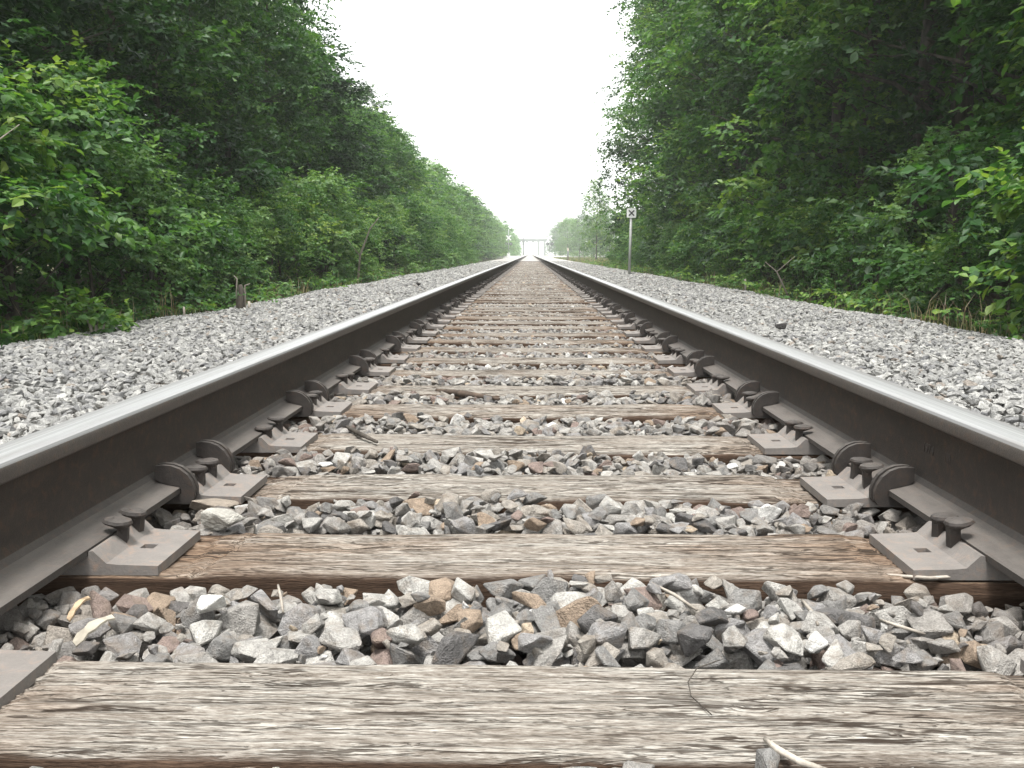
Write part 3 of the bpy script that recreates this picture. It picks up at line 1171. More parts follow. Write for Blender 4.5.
# ------------------------------------------------------------------ foliage
def unit(a):
    return a / np.maximum(np.linalg.norm(a, axis=-1, keepdims=True), 1e-9)


LEAF4 = (np.array([(0, 0, 0), (.33, .42, .07), (0, .5, -.03), (-.33, .42, .07), (.24, .75, .03), (-.24, .75, .03), (0, 1.05, -.12)]),
         np.array([(0, 1, 2), (0, 2, 3), (2, 1, 4), (2, 5, 3), (2, 4, 6), (2, 6, 5)]))
LEAF2 = (np.array([(0, 0, 0), (.36, .48, .07), (0, 1.0, -.10), (-.36, .48, .07)]), np.array([(0, 1, 2), (0, 2, 3)]))


def spray_leaves(rgn, P, D, L, nl, size, tint, droop=.25, jit=.35):
    """leaves set alternately along short twigs -> base, dir, normal, size, tint arrays"""
    N = len(P)
    k = np.arange(nl)
    t = (k + .7) / nl
    S = unit(np.cross(D, np.array([0, 0, 1.0])) + 1e-4)
    base = P[:, None] + D[:, None] * (L[:, None] * t[None])[..., None]
    base[..., 2] -= (droop * L[:, None] * t[None] ** 2)
    sd = np.where(k % 2 == 0, 1.0, -1.0)
    di = D[:, None] * .6 + S[:, None] * sd[None, :, None] * .75 + rgn.normal(size=(N, nl, 3)) * jit + np.array([0, 0, -.28])
    di = unit(di)
    no = np.array([0, 0, 1.0]) + rgn.normal(size=(N, nl, 3)) * .38 + D[:, None] * .35
    no = unit(no - di * (no * di).sum(-1, keepdims=True))
    sz = size * rgn.uniform(.6, 1.25, (N, nl))
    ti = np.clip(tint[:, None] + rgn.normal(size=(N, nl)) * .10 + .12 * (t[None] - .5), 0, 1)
    return [a.reshape(-1, a.shape[-1]) if a.ndim == 3 else a.ravel() for a in (base, di, no, sz, ti)]


def leaves_mesh(name, arr, tmpl, mat):
    base, di, no, sz, ti = arr
    T, TF = tmpl
    sx = np.cross(di, no)
    V = base[:, None] + sz[:, None, None] * (T[None, :, 0:1] * sx[:, None] + T[None, :, 1:2] * di[:, None] + T[None, :, 2:3] * no[:, None])
    n = len(base)
    F = (np.arange(n)[:, None, None] * len(T) + TF[None]).reshape(-1, 3)
    return np_mesh(name, V.reshape(-1, 3), F, [mat], attrs={'tint': np.repeat(ti, len(T))})


def crown_arrays(seed, H, R, z0, n_clump, n_spray, nl, size, clump_r, open_=0.0, top_pow=2.4, tint0=.38):
    """clumps of leafy sprays filling the outer part of an uneven envelope"""
    rgn = np.random.default_rng(seed)
    zz = z0 + (H - z0) * rgn.random(n_clump) ** .9
    env = R * np.sqrt(np.clip(1 - ((zz - z0 * .5) / (H * 1.03)) ** top_pow, .02, 1))
    th = rgn.uniform(0, 2 * math.pi, n_clump) + np.arange(n_clump) * 2.4
    lump = .78 + .35 * vnoise(th * .9 + 10, zz * .6 + 10, seed)
    rr = env * lump * np.sqrt(rgn.uniform(.25, 1, n_clump))
    C = np.stack([rr * np.cos(th), rr * np.sin(th), zz], -1)
    cr = clump_r * rgn.uniform(.65, 1.3, n_clump)
    ct = np.clip(tint0 + rgn.normal(size=n_clump) * .13, .05, .9)
    idx = np.repeat(np.arange(n_clump), n_spray)
    v = unit(rgn.normal(size=(len(idx), 3)) + np.array([0, 0, .6]))
    out = np.stack([np.cos(th), np.sin(th), np.zeros(n_clump)], -1)[idx]
    v = unit(v + out * .45)
    P = C[idx] + v * np.array([1, 1, .62]) * (cr[idx] * rgn.uniform(.35, .95, len(idx)))[:, None]
    D = unit(v * np.array([1, 1, .35]) + rgn.normal(size=(len(idx), 3)) * .25 + np.array([0, 0, .05]))
    L = cr[idx] * rgn.uniform(.45, .8, len(idx))
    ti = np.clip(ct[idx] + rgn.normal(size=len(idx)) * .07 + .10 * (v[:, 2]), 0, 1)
    keep = P[:, 2] > .05
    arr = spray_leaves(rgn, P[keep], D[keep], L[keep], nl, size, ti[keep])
    return arr, C, cr


def trunk_mesh(name, seed, H, C, base_r, n_limb, mat=None, lean=.25):
    rgs = random.Random(seed)
    t = Tubes()
    pts, rad = [], []
    ph = rgs.uniform(0, 6)
    for k in range(9):
        q = k / 8
        pts.append((lean * math.sin(ph + q * 2.2) * q, lean * math.cos(ph + q * 1.7) * q, H * .88 * q - .15))
        rad.append(base_r * (1 - .85 * q) * (1.35 if k == 0 else 1))
    t.add(pts, rad, 8)
    order = list(range(len(C)))
    rgs.shuffle(order)
    for i in order[:n_limb]:
        c = Vector(C[i])
        zb = max(.3, c.z - rgs.uniform(.25, .6) * math.hypot(c.x, c.y) - .3)
        q = min(.97, (zb + .15) / (H * .88))
        k = min(7, int(q * 8)); f = q * 8 - k
        b = Vector(pts[k]).lerp(Vector(pts[k + 1]), f)
        r0 = base_r * (1 - .85 * q) * .30
        mid = b.lerp(c, .5) + Vector((rgs.uniform(-.15, .15), rgs.uniform(-.15, .15), rgs.uniform(.0, .25)))
        t.add([b, mid, c], [r0, r0 * .65, r0 * .22], 5)
        for q2 in range(3):
            e = c + Vector((rgs.uniform(-1, 1), rgs.uniform(-1, 1), rgs.uniform(-.3, .7))) * .55
            t.add([mid.lerp(c, .6), mid.lerp(e, .75), e], [r0 * .35, r0 * .22, r0 * .08], 4)
    return t.mesh(name, mat or BARK)


def tree_kit(seed, H, R, z0, ncl, nsp, nl, size, clump_r, mat, tmpl=LEAF2, limbs=16, base_r=.13, top_pow=2.4, tint0=.38):
    arr, C, cr = crown_arrays(seed, H, R, z0, ncl, nsp, nl, size, clump_r, top_pow=top_pow, tint0=tint0)
    return leaves_mesh('crown', arr, tmpl, mat), trunk_mesh('trunk', seed, H, C, base_r, limbs)


def place(kit, name, x, yv, s=1.0, rz=None, label='', cat='tree', group=None, sz=None, parts=('crown', 'trunk'), z=-.34):
    o = empty(name, (x, yv, z), rg.uniform(0, 6.28) if rz is None else rz)
    o.scale = (s, s, sz if sz else s)
    tag(o, label, cat, group)
    link(parts[0], kit[0], o)
    link(parts[1], kit[1], o)
    return o


# kits
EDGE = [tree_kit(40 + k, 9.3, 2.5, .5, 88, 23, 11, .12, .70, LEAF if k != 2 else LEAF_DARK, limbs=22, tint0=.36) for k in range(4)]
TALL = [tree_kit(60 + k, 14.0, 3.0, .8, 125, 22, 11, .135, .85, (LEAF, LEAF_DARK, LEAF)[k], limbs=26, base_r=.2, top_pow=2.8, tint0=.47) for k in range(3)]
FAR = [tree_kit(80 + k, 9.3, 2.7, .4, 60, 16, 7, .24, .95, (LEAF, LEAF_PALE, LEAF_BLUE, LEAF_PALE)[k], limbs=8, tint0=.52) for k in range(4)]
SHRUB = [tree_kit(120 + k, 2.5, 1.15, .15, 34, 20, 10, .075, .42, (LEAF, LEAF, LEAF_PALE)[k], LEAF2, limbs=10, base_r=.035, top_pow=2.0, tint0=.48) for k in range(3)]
print('kits')
NTH = ['nearest', 'second', 'third', 'fourth', 'fifth', 'sixth', 'seventh', 'eighth']


def nth(i, each, rest):
    return each.format(NTH[i]) if i < 8 else rest


cnt = {}


def nx(key, each, rest):
    cnt[key] = cnt.get(key, -1) + 1
    return nth(cnt[key], each, rest)



GL, GR, GF = 'trees of the dense wall left of the track', 'trees of the dense wall right of the track', 'hazy trees far along the right side'
LL = 'leafy green tree farther along the front row of the left tree wall'
LR = 'tall dark green tree farther along the front row of the right tree wall'
# left wall: edge row, two rows behind it
yv = 2.5
k = 0
while yv < 46:
    s = rg.uniform(.78, .96)
    place(EDGE[2 if yv < 14 else k % 4], 'broadleaf_tree', -6.55 + rg.uniform(-.35, .35), yv, s, None, nx('L', '{} leafy tree from the camera in the front row of the left wall', LL), 'tree', GL, sz=s * (1.0 if yv < 18 else 1.06 if yv < 27 else .74))
    yv += rg.uniform(2.2, 2.9)
    k += 1
yv = 7
while yv < 60:
    place(TALL[k % 3], 'broadleaf_tree', -10.4 + rg.uniform(-.6, .6), yv, rg.uniform(.66, .80), None, 'taller dark tree standing behind the front row left of the track', 'tree', 'taller trees behind the left wall')
    yv += rg.uniform(3.4, 4.4)
    k += 1
yv = 14
while yv < 60:
    place(TALL[k % 3], 'broadleaf_tree', -14.5 + rg.uniform(-.8, .8), yv, rg.uniform(.85, 1.0), None, 'taller dark tree standing behind the front row left of the track', 'tree', 'taller trees behind the left wall')
    yv += rg.uniform(4, 5.2)
    k += 1
yv = 46.5
while yv < 210:
    q = min(1, (yv - 46) / 90)
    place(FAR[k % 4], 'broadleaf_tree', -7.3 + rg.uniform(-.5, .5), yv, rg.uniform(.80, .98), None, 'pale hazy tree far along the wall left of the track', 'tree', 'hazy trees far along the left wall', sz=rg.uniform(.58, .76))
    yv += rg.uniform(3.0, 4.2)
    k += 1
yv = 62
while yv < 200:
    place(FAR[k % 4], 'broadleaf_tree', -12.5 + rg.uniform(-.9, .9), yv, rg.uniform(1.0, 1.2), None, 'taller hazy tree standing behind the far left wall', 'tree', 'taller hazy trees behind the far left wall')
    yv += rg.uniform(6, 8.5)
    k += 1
# left front shrubs
yv = 4.2
while yv < 60:
    s = rg.uniform(.6, 1.05) if yv < 25 else rg.uniform(.8, 1.2)
    if not 5.4 < yv < 8.0:
        place(SHRUB[k % 3], 'shrub', -4.15 - .25 * s + rg.uniform(-.2, .2), yv, s, None, nx('SL', '{} green shrub from the camera at the foot of the left tree wall', 'bushy green shrub farther along the foot of the left tree wall'), 'shrub', 'shrubs at the foot of the left wall', parts=('foliage', 'stems'))
    yv += rg.uniform(1.2, 1.9)
    k += 1
# right wall
yv = 3.0
while yv < 43:
    place(TALL[k % 3] if yv > 10 else EDGE[k % 4], 'broadleaf_tree', 6.35 + rg.uniform(-.4, .4) + max(0, yv - 18) * .022, yv, rg.uniform(.9, 1.06), None, nx('R', '{} tall tree from the camera in the front row of the right wall', LR), 'tree', GR)
    yv += rg.uniform(2.5, 3.2)
    k += 1
for (x, yy, s) in ((6.9, 45.5, 1.1), (7.4, 49.5, 1.05)):
    place(TALL[k % 3], 'broadleaf_tree', x, yy, s, None, {45.5: 'very tall tree overhanging the white X sign on the right', 49.5: 'tall tree at the far end of the right wall beyond the X sign', 52.5: 'lower tree ending the right wall at the field edge'}[yy], 'tree', GR)
    k += 1
for xr, y0 in ((10.0, 8), (14.0, 15)):
    yv = y0
    while yv < 54:
        place(TALL[k % 3], 'broadleaf_tree', xr + rg.uniform(-.8, .8), yv, rg.uniform(.95, 1.15), None, 'tall tree standing behind the front row right of the track', 'tree', 'trees behind the right wall')
        yv += rg.uniform(3.6, 4.8)
        k += 1
yv = 3.8
while yv < 50:
    if not 5.0 < yv < 8.2:
        s = rg.uniform(.5, .9)
        place(SHRUB[k % 3], 'shrub', 4.1 + .25 * s + rg.uniform(-.2, .25), yv, s, None, nx('SR', '{} green shrub from the camera at the foot of the right tree wall', 'bushy green shrub farther along the foot of the right tree wall'), 'shrub', 'shrubs at the foot of the right wall', parts=('foliage', 'stems'))
    yv += rg.uniform(1.3, 2.1)
    k += 1
# far right: lone tree, then the far group
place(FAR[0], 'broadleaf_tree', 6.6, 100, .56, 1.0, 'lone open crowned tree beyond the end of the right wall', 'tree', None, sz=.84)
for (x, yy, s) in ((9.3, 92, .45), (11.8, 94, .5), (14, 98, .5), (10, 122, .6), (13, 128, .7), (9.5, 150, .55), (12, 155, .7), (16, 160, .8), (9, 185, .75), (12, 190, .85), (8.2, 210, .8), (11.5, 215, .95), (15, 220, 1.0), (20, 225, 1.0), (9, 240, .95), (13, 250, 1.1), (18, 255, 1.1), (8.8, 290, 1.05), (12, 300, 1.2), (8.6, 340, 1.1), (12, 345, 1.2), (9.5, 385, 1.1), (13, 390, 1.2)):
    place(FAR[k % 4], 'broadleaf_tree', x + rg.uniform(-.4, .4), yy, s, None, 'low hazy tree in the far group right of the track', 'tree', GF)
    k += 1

# far left mass along the line to the signals
arrs = []
for q in range(46):
    a, _, _ = crown_arrays(300 + q, rg.uniform(6, 8), 3.0, .3, 26, 8, 5, .5, 1.3, tint0=.45)
    a[0][:, 0] += -7.2 + rg.uniform(-1, 1) - (q % 2) * 3.5
    a[0][:, 1] += 205 + q * 4.3
    a[0][:, 2] -= .34
    arrs.append(a)
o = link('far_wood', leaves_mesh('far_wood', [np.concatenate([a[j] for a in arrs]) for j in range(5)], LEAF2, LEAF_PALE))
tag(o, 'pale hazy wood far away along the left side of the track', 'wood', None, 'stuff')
# deep wood behind both walls, reads as one dark mass
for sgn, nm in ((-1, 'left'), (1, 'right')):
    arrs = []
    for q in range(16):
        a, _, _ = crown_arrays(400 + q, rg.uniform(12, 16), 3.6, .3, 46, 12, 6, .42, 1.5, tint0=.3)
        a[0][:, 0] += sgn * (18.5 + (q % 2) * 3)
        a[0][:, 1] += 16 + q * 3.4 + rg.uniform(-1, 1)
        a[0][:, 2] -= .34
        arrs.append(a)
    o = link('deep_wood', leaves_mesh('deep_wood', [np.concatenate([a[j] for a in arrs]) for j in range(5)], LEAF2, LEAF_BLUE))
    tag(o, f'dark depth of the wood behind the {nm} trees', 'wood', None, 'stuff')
print('trees')

# near plants whose leaves can be picked out
LEAF_ME = {}


def single_leaf_mesh():
    T, TF = LEAF4
    return np_mesh('leaf', T, TF, [LEAF_ONE])


LEAFM = single_leaf_mesh()


def near_plant(name, seed, loc, arr, C, H, n_single, label, cat, base_r, limbs, part_names):
    root = empty(name, loc)
    tag(root, label, cat)
    base, di, no, sz, ti = arr
    wp = base + np.array(loc)
    dv = wp - np.array(CAM)
    dep = dv @ np.array(fw)
    px = 512 + FOC * (dv @ np.array(rt)) / dep
    py = 384 - FOC * (dv @ np.array(up)) / dep
    ok = (px > -5) & (px < 1029) & (py > -5) & (dep > 1)
    score = np.where(ok, sz / np.maximum(dep, .1), 0)
    # leaves on the side towards the camera first
    cdir = unit(-np.array(loc)[None, :2])[0]
    score = score * (1 + .35 * (base[:, :2] @ cdir))
    order = np.argsort(-score)
    pick = order[:n_single]
    rest = order[n_single:]
    for i in pick:
        sxv = np.cross(di[i], no[i])
        mt = Matrix(((sxv[0], di[i][0], no[i][0]), (sxv[1], di[i][1], no[i][1]), (sxv[2], di[i][2], no[i][2]))).to_4x4()
        o = link('leaf', LEAFM, root)
        o.location = base[i]
        o.rotation_euler = mt.to_euler()
        o.scale = (sz[i],) * 3
    fo = link(part_names[0], leaves_mesh(part_names[0], [a[rest] for a in arr], LEAF4, LEAF), root)
    fo['kind'] = 'stuff'
    link(part_names[1], trunk_mesh(part_names[1], seed, H, C, base_r, limbs), root)
    return root


a, C, _ = crown_arrays(901, 1.8, 1.15, .1, 42, 22, 10, .082, .40, top_pow=1.8, tint0=.47)
near_plant('leafy_bush', 901, (-4.0, 6.6, -.34), a, C, 1.65, 150, 'yellow green leafy bush at the far left edge above the gravel', 'bush', .03, 14, ('foliage', 'stems'))
a, C, _ = crown_arrays(902, 1.85, 1.1, .1, 44, 22, 9, .092, .40, top_pow=1.8, tint0=.56)
near_plant('leafy_bush', 902, (4.25, 6.5, -.34), a, C, 1.7, 150, 'bright broad leaved bush leaning over the gravel at the right edge', 'bush', .03, 14, ('foliage', 'stems'))
a, C, _ = crown_arrays(903, 5.2, 1.5, 1.9, 40, 20, 9, .13, .55, top_pow=2.6, tint0=.50)
near_plant('young_tree', 903, (5.3, 9.0, -.34), a, C, 4.8, 120, 'young tree with large pale leaves at the upper right corner', 'tree', .06, 14, ('crown', 'trunk'))


# weeds and dry stems along the gravel edges
def tufts(name, spots, hmin, hmax, per, mat, label, cat, wdt=.012):
    rgn = np.random.default_rng(len(spots) + 3)
    S = np.array(spots)
    idx = np.repeat(np.arange(len(S)), per)
    N = len(idx)
    base = S[idx] + np.stack([rgn.normal(size=N) * .06, rgn.normal(size=N) * .06, np.zeros(N)], -1)
    h = rgn.uniform(hmin, hmax, N)
    th = rgn.uniform(0, 6.28, N)
    lean = rgn.uniform(.1, .7, N)
    dirv = np.stack([np.cos(th), np.sin(th), np.zeros(N)], -1)
    sid = np.stack([-np.sin(th), np.cos(th), np.zeros(N)], -1)
    V = np.zeros((N, 5, 3))
    w = (wdt * rgn.uniform(.6, 1.3, N))[:, None]
    V[:, 0] = base - sid * w * .5
    V[:, 1] = base + sid * w * .5
    mid = base + dirv * (lean * h * .35)[:, None] + np.array([0, 0, 1]) * (h * .6)[:, None]
    V[:, 2] = mid + sid * w * .4
    V[:, 3] = mid - sid * w * .4
    V[:, 4] = base + dirv * (lean * h)[:, None] + np.array([0, 0, 1]) * (h * (1 - .25 * lean))[:, None]
    F = np.array([(0, 1, 2), (0, 2, 3), (3, 2, 4)])
    FF = (np.arange(N)[:, None, None] * 5 + F[None]).reshape(-1, 3)
    o = link(name, np_mesh(name, V.reshape(-1, 3), FF, [mat], attrs={'tint': np.repeat(rgn.random(N), 5)}))
    tag(o, label, cat, None, 'stuff')
    return o


for sgn, sd in ((-1, 'left'), (1, 'right')):
    sp = []
    for q in range(520):
        yy = 3.5 + 60 * rg.random() ** 1.5
        x = 3.28 + abs(rg.gauss(0, .28)) + .12 * math.sin(yy * 1.3)
        sp.append((sgn * x, yy, float(bed_z(np.array([x]))[0]) - .01))
    tufts('edge_grass', sp[:330], .06, .22, 7, GRASS, f'weedy grass along the {sd} edge of the gravel', 'grass')
    tufts('dry_stems', sp[330:], .15, .45, 5, STRAW, f'dry brown stems along the {sd} edge of the gravel', 'dry weeds', .007)
    # low leafy weeds
    rgn = np.random.default_rng(77 + sgn)
    n = 850
    yy = 3.5 + 55 * rgn.random(n) ** 1.4
    xx = sgn * (3.32 + rgn.normal(size=n) * .2 + .18 * np.sin(yy * 1.1 + sgn) + .12 * np.sin(yy * 2.7) + np.abs(rgn.normal(size=n)) * .25)
    P = np.stack([xx, yy, np.interp(np.abs(xx), xs, zs) + .02 + rgn.random(n) * .22], -1)
    D = unit(rgn.normal(size=(n, 3)) * np.array([1, 1, .3]) + np.array([-sgn * .4, 0, .4]))
    arr = spray_leaves(rgn, P, D, rgn.uniform(.12, .35, n), 8, .062, rgn.uniform(.25, .85, n))
    o = link('edge_weeds', leaves_mesh('edge_weeds', arr, LEAF2, LEAF))
    tag(o, f'low leafy weeds along the {sd} edge of the gravel', 'weeds', None, 'stuff')
# the far field on the right
sp = []
for q in range(2600):
    yy = 55 + 130 * rg.random() ** 1.3
    sp.append((rg.uniform(3.9, 4.4 + yy * .12), yy, -.335))
tufts('field_grass', sp, .18, .48, 7, GRASS, 'pale green grass field far off right of the track', 'grass', .05)


# ------------------------------------------------------------------ dead wood at the gravel edge
t = Tubes()
root = tag(empty('broken_stump', at_z(241, 311, -.10)), 'dark broken stump with bleached splinters at the left edge of the gravel', 'stump')
t.add([(0, 0, -.1), (.0, 0, .08), (.015, .0, .18), (.0, .0, .27)], [.050, .040, .034, .02], 9)
link('stump', t.mesh('stump', BARK), root)
for pts_, r in (([(-.05, .02, 0), (-.045, .02, .2), (-.03, 0, .33), (-.06, .0, .36)], .009), ([(.045, 0, 0), (.05, 0, .18), (.05, .0, .26), (.10, .01, .28)], .011), ([(.09, .0, .0), (.085, 0, .10)], .016)):
    t = Tubes()
    t.add(pts_, [r, r * .9, r * .7, r * .4][:len(pts_)], 6)
    link('splinter', t.mesh('splinter', DEADWOOD), root)
t = Tubes()
p0 = at_z(94, 334, -.06)
root = tag(empty('weathered_root', p0), 'pale weathered root end poking from the gravel edge at far left', 'root')
for pts_, r in (([(0, 0, -.05), (-.02, 0, .05), (-.05, .01, .10)], .016), ([(.01, 0, -.05), (.02, .0, .06), (.03, .0, .085)], .014), ([(.06, 0, -.05), (.07, .0, .05), (.085, .0, .09)], .009)):
    t.add(pts_, [r, r * .8, r * .4], 6)
link('root_wood', t.mesh('root_wood', DEADWOOD), root)
for (px, py, h, r, lb) in ((184, 322, .13, .011, 'short pale stub standing at the left gravel edge'), (745, 293, .21, .018, 'small grey stake standing at the right gravel edge')):
    p = at_z(px, py, -.10)
    stick('stub', [p, p + Vector((.005, 0, h * .6)), p + Vector((.0, .01, h))], [r, r * .9, r * .75], DEADWOOD, lb, 'stub')


def branch(pts_, r, label, mat=DEADWOOD, forks=()):
    t = Tubes()
    b = Vector(pts_[0])
    n = len(pts_)
    t.add([Vector(p) - b for p in pts_], [r * (1 - .75 * k / (n - 1)) for k in range(n)], 6)
    for f in forks:
        t.add([Vector(p) - b for p in f], [r * .5, r * .15], 5)
    o = link('dead_branch', t.mesh('dead_branch', mat), None, b)
    tag(o, label, 'branch')


branch([(3.30, 6.9, -.2), (3.62, 6.6, .32), (4.1, 6.2, .62)], .012, 'long bleached branch leaning through the right hand bush', forks=(((3.62, 6.6, .32), (3.6, 6.5, .55)),))
branch([(3.55, 6.2, 1.12), (3.52, 6.2, .95), (3.60, 6.25, .72)], .011, 'crooked grey dead twig in front of the right hand bush', forks=(((3.52, 6.2, .95), (3.7, 6.2, 1.02)),))
branch([(3.05, 6.1, -.15), (3.25, 6.0, .05), (3.2, 5.9, .25)], .008, 'thin dry branch at the foot of the right hand bush', forks=(((3.25, 6.0, .05), (3.42, 5.9, .12)), ((3.15, 6.05, -.05), (3.0, 6.0, .15))))
branch([(-3.35, 19.2, -.2), (-3.25, 19.0, .45), (-3.0, 18.7, .95), (-2.8, 18.5, 1.15)], .025, 'grey leaning dead branch before the left trees', forks=(((-3.25, 19, .45), (-3.5, 18.8, .8)),))
branch([(-3.55, 5.9, .95), (-3.2, 5.8, 1.05), (-2.95, 5.8, 1.22)], .009, 'thin bare branch across the left hand bush')
branch([(3.4, 13.0, -.15), (3.2, 13.0, .25), (3.0, 12.8, .38)], .014, 'tangled dry branch at the right gravel edge', forks=(((3.2, 13, .25), (3.4, 12.9, .45)),))

# ------------------------------------------------------------------ the X sign
WHITE = mat_plain('white_sign_paint', (.80, .81, .80), .45, 0, .05, 8)
BLACK = mat_plain('black_sign_paint', (.02, .02, .022), .5, 0, .1, 8)
GALV = mat_plain('galvanised_post', (.36, .37, .36), .55, .3, .15, 9)
root = tag(empty('whistle_sign', (2.54, 25.3, -.16)), 'small white square sign with a black X on a thin grey post', 'sign')
t = Tubes()
t.add([(-.035, 0, -.15), (.0, 0, 1.72)], [.036, .036], 10)
link('post', t.mesh('post', GALV), root)
bm = bmesh.new()
c_, r_ = .118, .028
prof = []
for cx, cz, a0 in ((c_ - r_, c_ - r_, 0), (-(c_ - r_), c_ - r_, 90), (-(c_ - r_), -(c_ - r_), 180), (c_ - r_, -(c_ - r_), 270)):
    for q in range(5):
        w = R_(a0 + q * 22.5)
        prof.append((cx + r_ * math.cos(w), cz + r_ * math.sin(w)))
va = [bm.verts.new((u, -.045, w)) for u, w in prof]
vb = [bm.verts.new((u, -.039, w)) for u, w in prof]
for i in range(len(prof)):
    j = (i + 1) % len(prof)
    bm.faces.new((va[i], va[j], vb[j], vb[i]))
bm.faces.new(va); bm.faces.new(vb[::-1])
pl = link('sign_plate', bm_mesh('sign_plate', bm, [WHITE]), root, (0, 0, 1.66))
bm = bmesh.new()
add_box(bm, (0, -.0465, 0), (.185, .003, .032), (0, R_(45), 0))
add_box(bm, (0, -.0485, 0), (.185, .003, .032), (0, R_(-45), 0))
link('black_cross', bm_mesh('black_cross', bm, [BLACK]), pl)
bm = bmesh.new()
for z in (.07, -.07):
    bmesh.ops.create_cone(bm, segments=8, radius1=.008, radius2=.006, depth=.006, matrix=Matrix.Translation((0, -.048, z)) @ Matrix.Rotation(R_(90), 4, 'X'))
link('bolt', bm_mesh('bolt', bm, [GALV]), pl)

# ------------------------------------------------------------------ far end: road crossing, signals
ROAD = mat_plain('pale_road', (.36, .35, .33), .85, 0, .12, .8)
bm = bmesh.new()
prof = [(184, -.33), (186.5, .14), (193.5, .14), (196, -.33)]
for (xa, xb) in ((-60, -.86), (-.64, .64), (.86, 60)):
    add_prism(bm, [(u, z if abs(xa) < 1 or True else z) for u, z in prof], 'x', xa, xb)
o = link('crossing_road', bm_mesh('crossing_road', bm, [ROAD]))
tag(o, kind='structure')
PALE = mat_plain('pale_metal', (.24, .26, .255), .5, .2, .1, 2)
DARKM = mat_plain('dark_metal', (.06, .065, .07), .6, .2, .2, 2)


def crossing_signal(x, yv, label):
    root = tag(empty('crossing_signal', (x, yv, -.2)), label, 'crossing signal', 'crossing signals at the distant road')
    t = Tubes(); t.add([(0, 0, 0), (0, 0, 5.2)], [.09, .075], 8); link('mast', t.mesh('mast', PALE), root)
    bm = bmesh.new(); add_box(bm, (0, 0, .45), (.55, .45, .9)); link('base_cabinet', bm_mesh('base_cabinet', bm, [WHITE], bevel=.02), root)
    bm = bmesh.new()
    add_box(bm, (0, -.12, 3.6), (1.2, .02, .2), (0, R_(45), 0)); add_box(bm, (0, -.15, 3.6), (1.2, .02, .2), (0, R_(-45), 0))
    link('crossbuck', bm_mesh('crossbuck', bm, [WHITE]), root)
    for s in (-.4, .4):
        bm = bmesh.new()
        bmesh.ops.create_cone(bm, cap_ends=True, segments=14, radius1=.3, radius2=.3, depth=.04, matrix=Matrix.Translation((s, -.1, 2.5)) @ Matrix.Rotation(R_(90), 4, 'X'))
        lo = link('lamp_shield', bm_mesh('lamp_shield', bm, [DARKM]), root)
        bm = bmesh.new()
        bmesh.ops.create_cone(bm, cap_ends=True, segments=12, radius1=.1, radius2=.12, depth=.2, matrix=Matrix.Translation((s, -.2, 2.5)) @ Matrix.Rotation(R_(90), 4, 'X'))
        link('lamp', bm_mesh('lamp', bm, [PALE]), lo)
    bm = bmesh.new(); add_box(bm, (0, -.06, 2.5), (.8, .06, .06)); link('lamp_arm', bm_mesh('lamp_arm', bm, [PALE]), root)
    return root


crossing_signal(3.6, 182, 'tall pale crossing signal mast right of the track at the distant road')
crossing_signal(-3.9, 182, 'pale crossing signal mast left of the track at the distant road')

root = tag(empty('signal_bridge', (0, 400, -.3)), 'pale signal bridge spanning the track in the far distance', 'signal bridge')
STRUCT = mat_plain('weathered_structure_steel', (.26, .285, .28), .6, .1, .15, 2)
for x in (-6.6, 3.3, 5.9):
    bm = bmesh.new()
    for dx, dy in ((-.28, -.2), (.28, -.2), (-.28, .2), (.28, .2)):
        add_box(bm, (x + dx, dy, 3.1), (.16, .12, 6.2))
    add_box(bm, (x, 0, 3.1), (.42, .06, 6.2))
    for q in range(6):
        add_box(bm, (x, -.27, .6 + q), (.10, .03, 1.1), (0, R_(27 if q % 2 else -27), 0))
    link('leg', bm_mesh('leg', bm, [STRUCT]), root)
bm = bmesh.new()
for z in (5.75, 6.65):
    add_box(bm, (-.5, 0, z), (14.6, .6, .22))
add_box(bm, (-.5, 0, 6.2), (14.4, .08, .70))
for q in range(19):
    add_box(bm, (-7.5 + q * .78, -.12, 6.2), (.08, .16, .68))
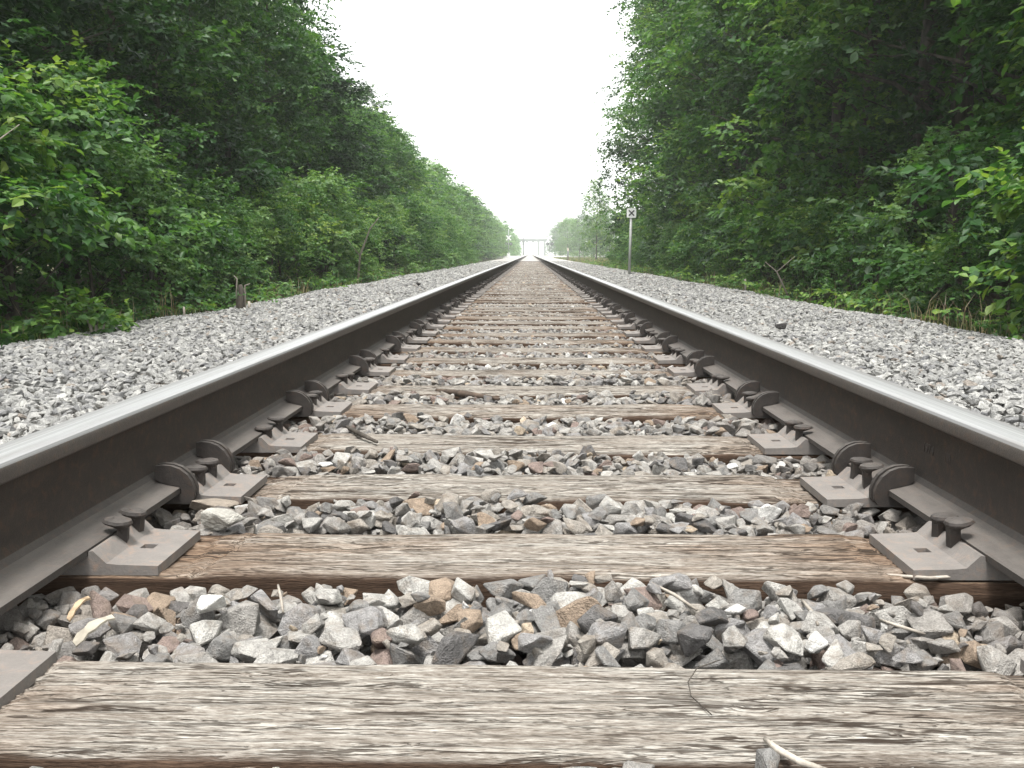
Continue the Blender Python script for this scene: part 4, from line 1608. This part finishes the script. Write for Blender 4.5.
link('beam', bm_mesh('beam', bm, [STRUCT]), root)
for x in (-1.2, 1.2):
    bm = bmesh.new(); add_box(bm, (x, -.3, 5.5), (.5, .2, 1.0)); link('signal_head', bm_mesh('signal_head', bm, [DARKM], bevel=.05), root)
t = Tubes(); t.add([(0, 0, 0), (0, 0, 7.2)], [.3, .22], 8)
root = tag(empty('dark_mast', (-2.6, 396, -.3)), 'dark mast standing left of the track before the signal bridge', 'mast')
link('mast', t.mesh('mast', DARKM), root)
bm = bmesh.new(); add_box(bm, (0, -.4, 5.2), (.9, .4, 1.9)); link('signal_head', bm_mesh('signal_head', bm, [DARKM], bevel=.05), root)
root = tag(empty('equipment_cabinet', (-4.4, 390, -.3)), 'white equipment cabinet beside the distant signal bridge', 'cabinet')
bm = bmesh.new(); add_box(bm, (0, 0, .95), (1.7, 1.2, 1.9)); link('cabinet_body', bm_mesh('cabinet_body', bm, [WHITE], bevel=.03), root)
bm = bmesh.new(); add_box(bm, (0, 0, 1.96), (1.9, 1.4, .12)); link('cabinet_roof', bm_mesh('cabinet_roof', bm, [PALE]), root)
t = Tubes(); t.add([(0, 0, -.1), (0, 0, 1.25)], [.07, .065], 8)
root = tag(empty('marker_post', (2.95, 78, -.3)), 'short grey marker post in the grass right of the track', 'post')
link('post', t.mesh('post', DEADWOOD), root)
bm = bmesh.new(); add_box(bm, (0, -.08, .8), (.16, .02, .4)); link('marker_plate', bm_mesh('marker_plate', bm, [PALE]), root)

# ------------------------------------------------------------------ haze
bm = bmesh.new()
add_box(bm, (0, 350, 8.4), (1720, 1220, 20.0 + 0.0))
hz = M('haze_air')
vol = hz.n('ShaderNodeVolumePrincipled')
vol.inputs['Color'].default_value = (.93, .97, .96, 1)
vol.inputs['Density'].default_value = 0.0010
vol.inputs['Anisotropy'].default_value = 0.0
hz.t.nodes.remove(hz.b)
hz.l(vol.outputs[0], hz.out.inputs['Volume'])
o = link('haze', bm_mesh('haze', bm, [hz.m]))
tag(o, kind='stuff')
print('objects', len(scene.objects))
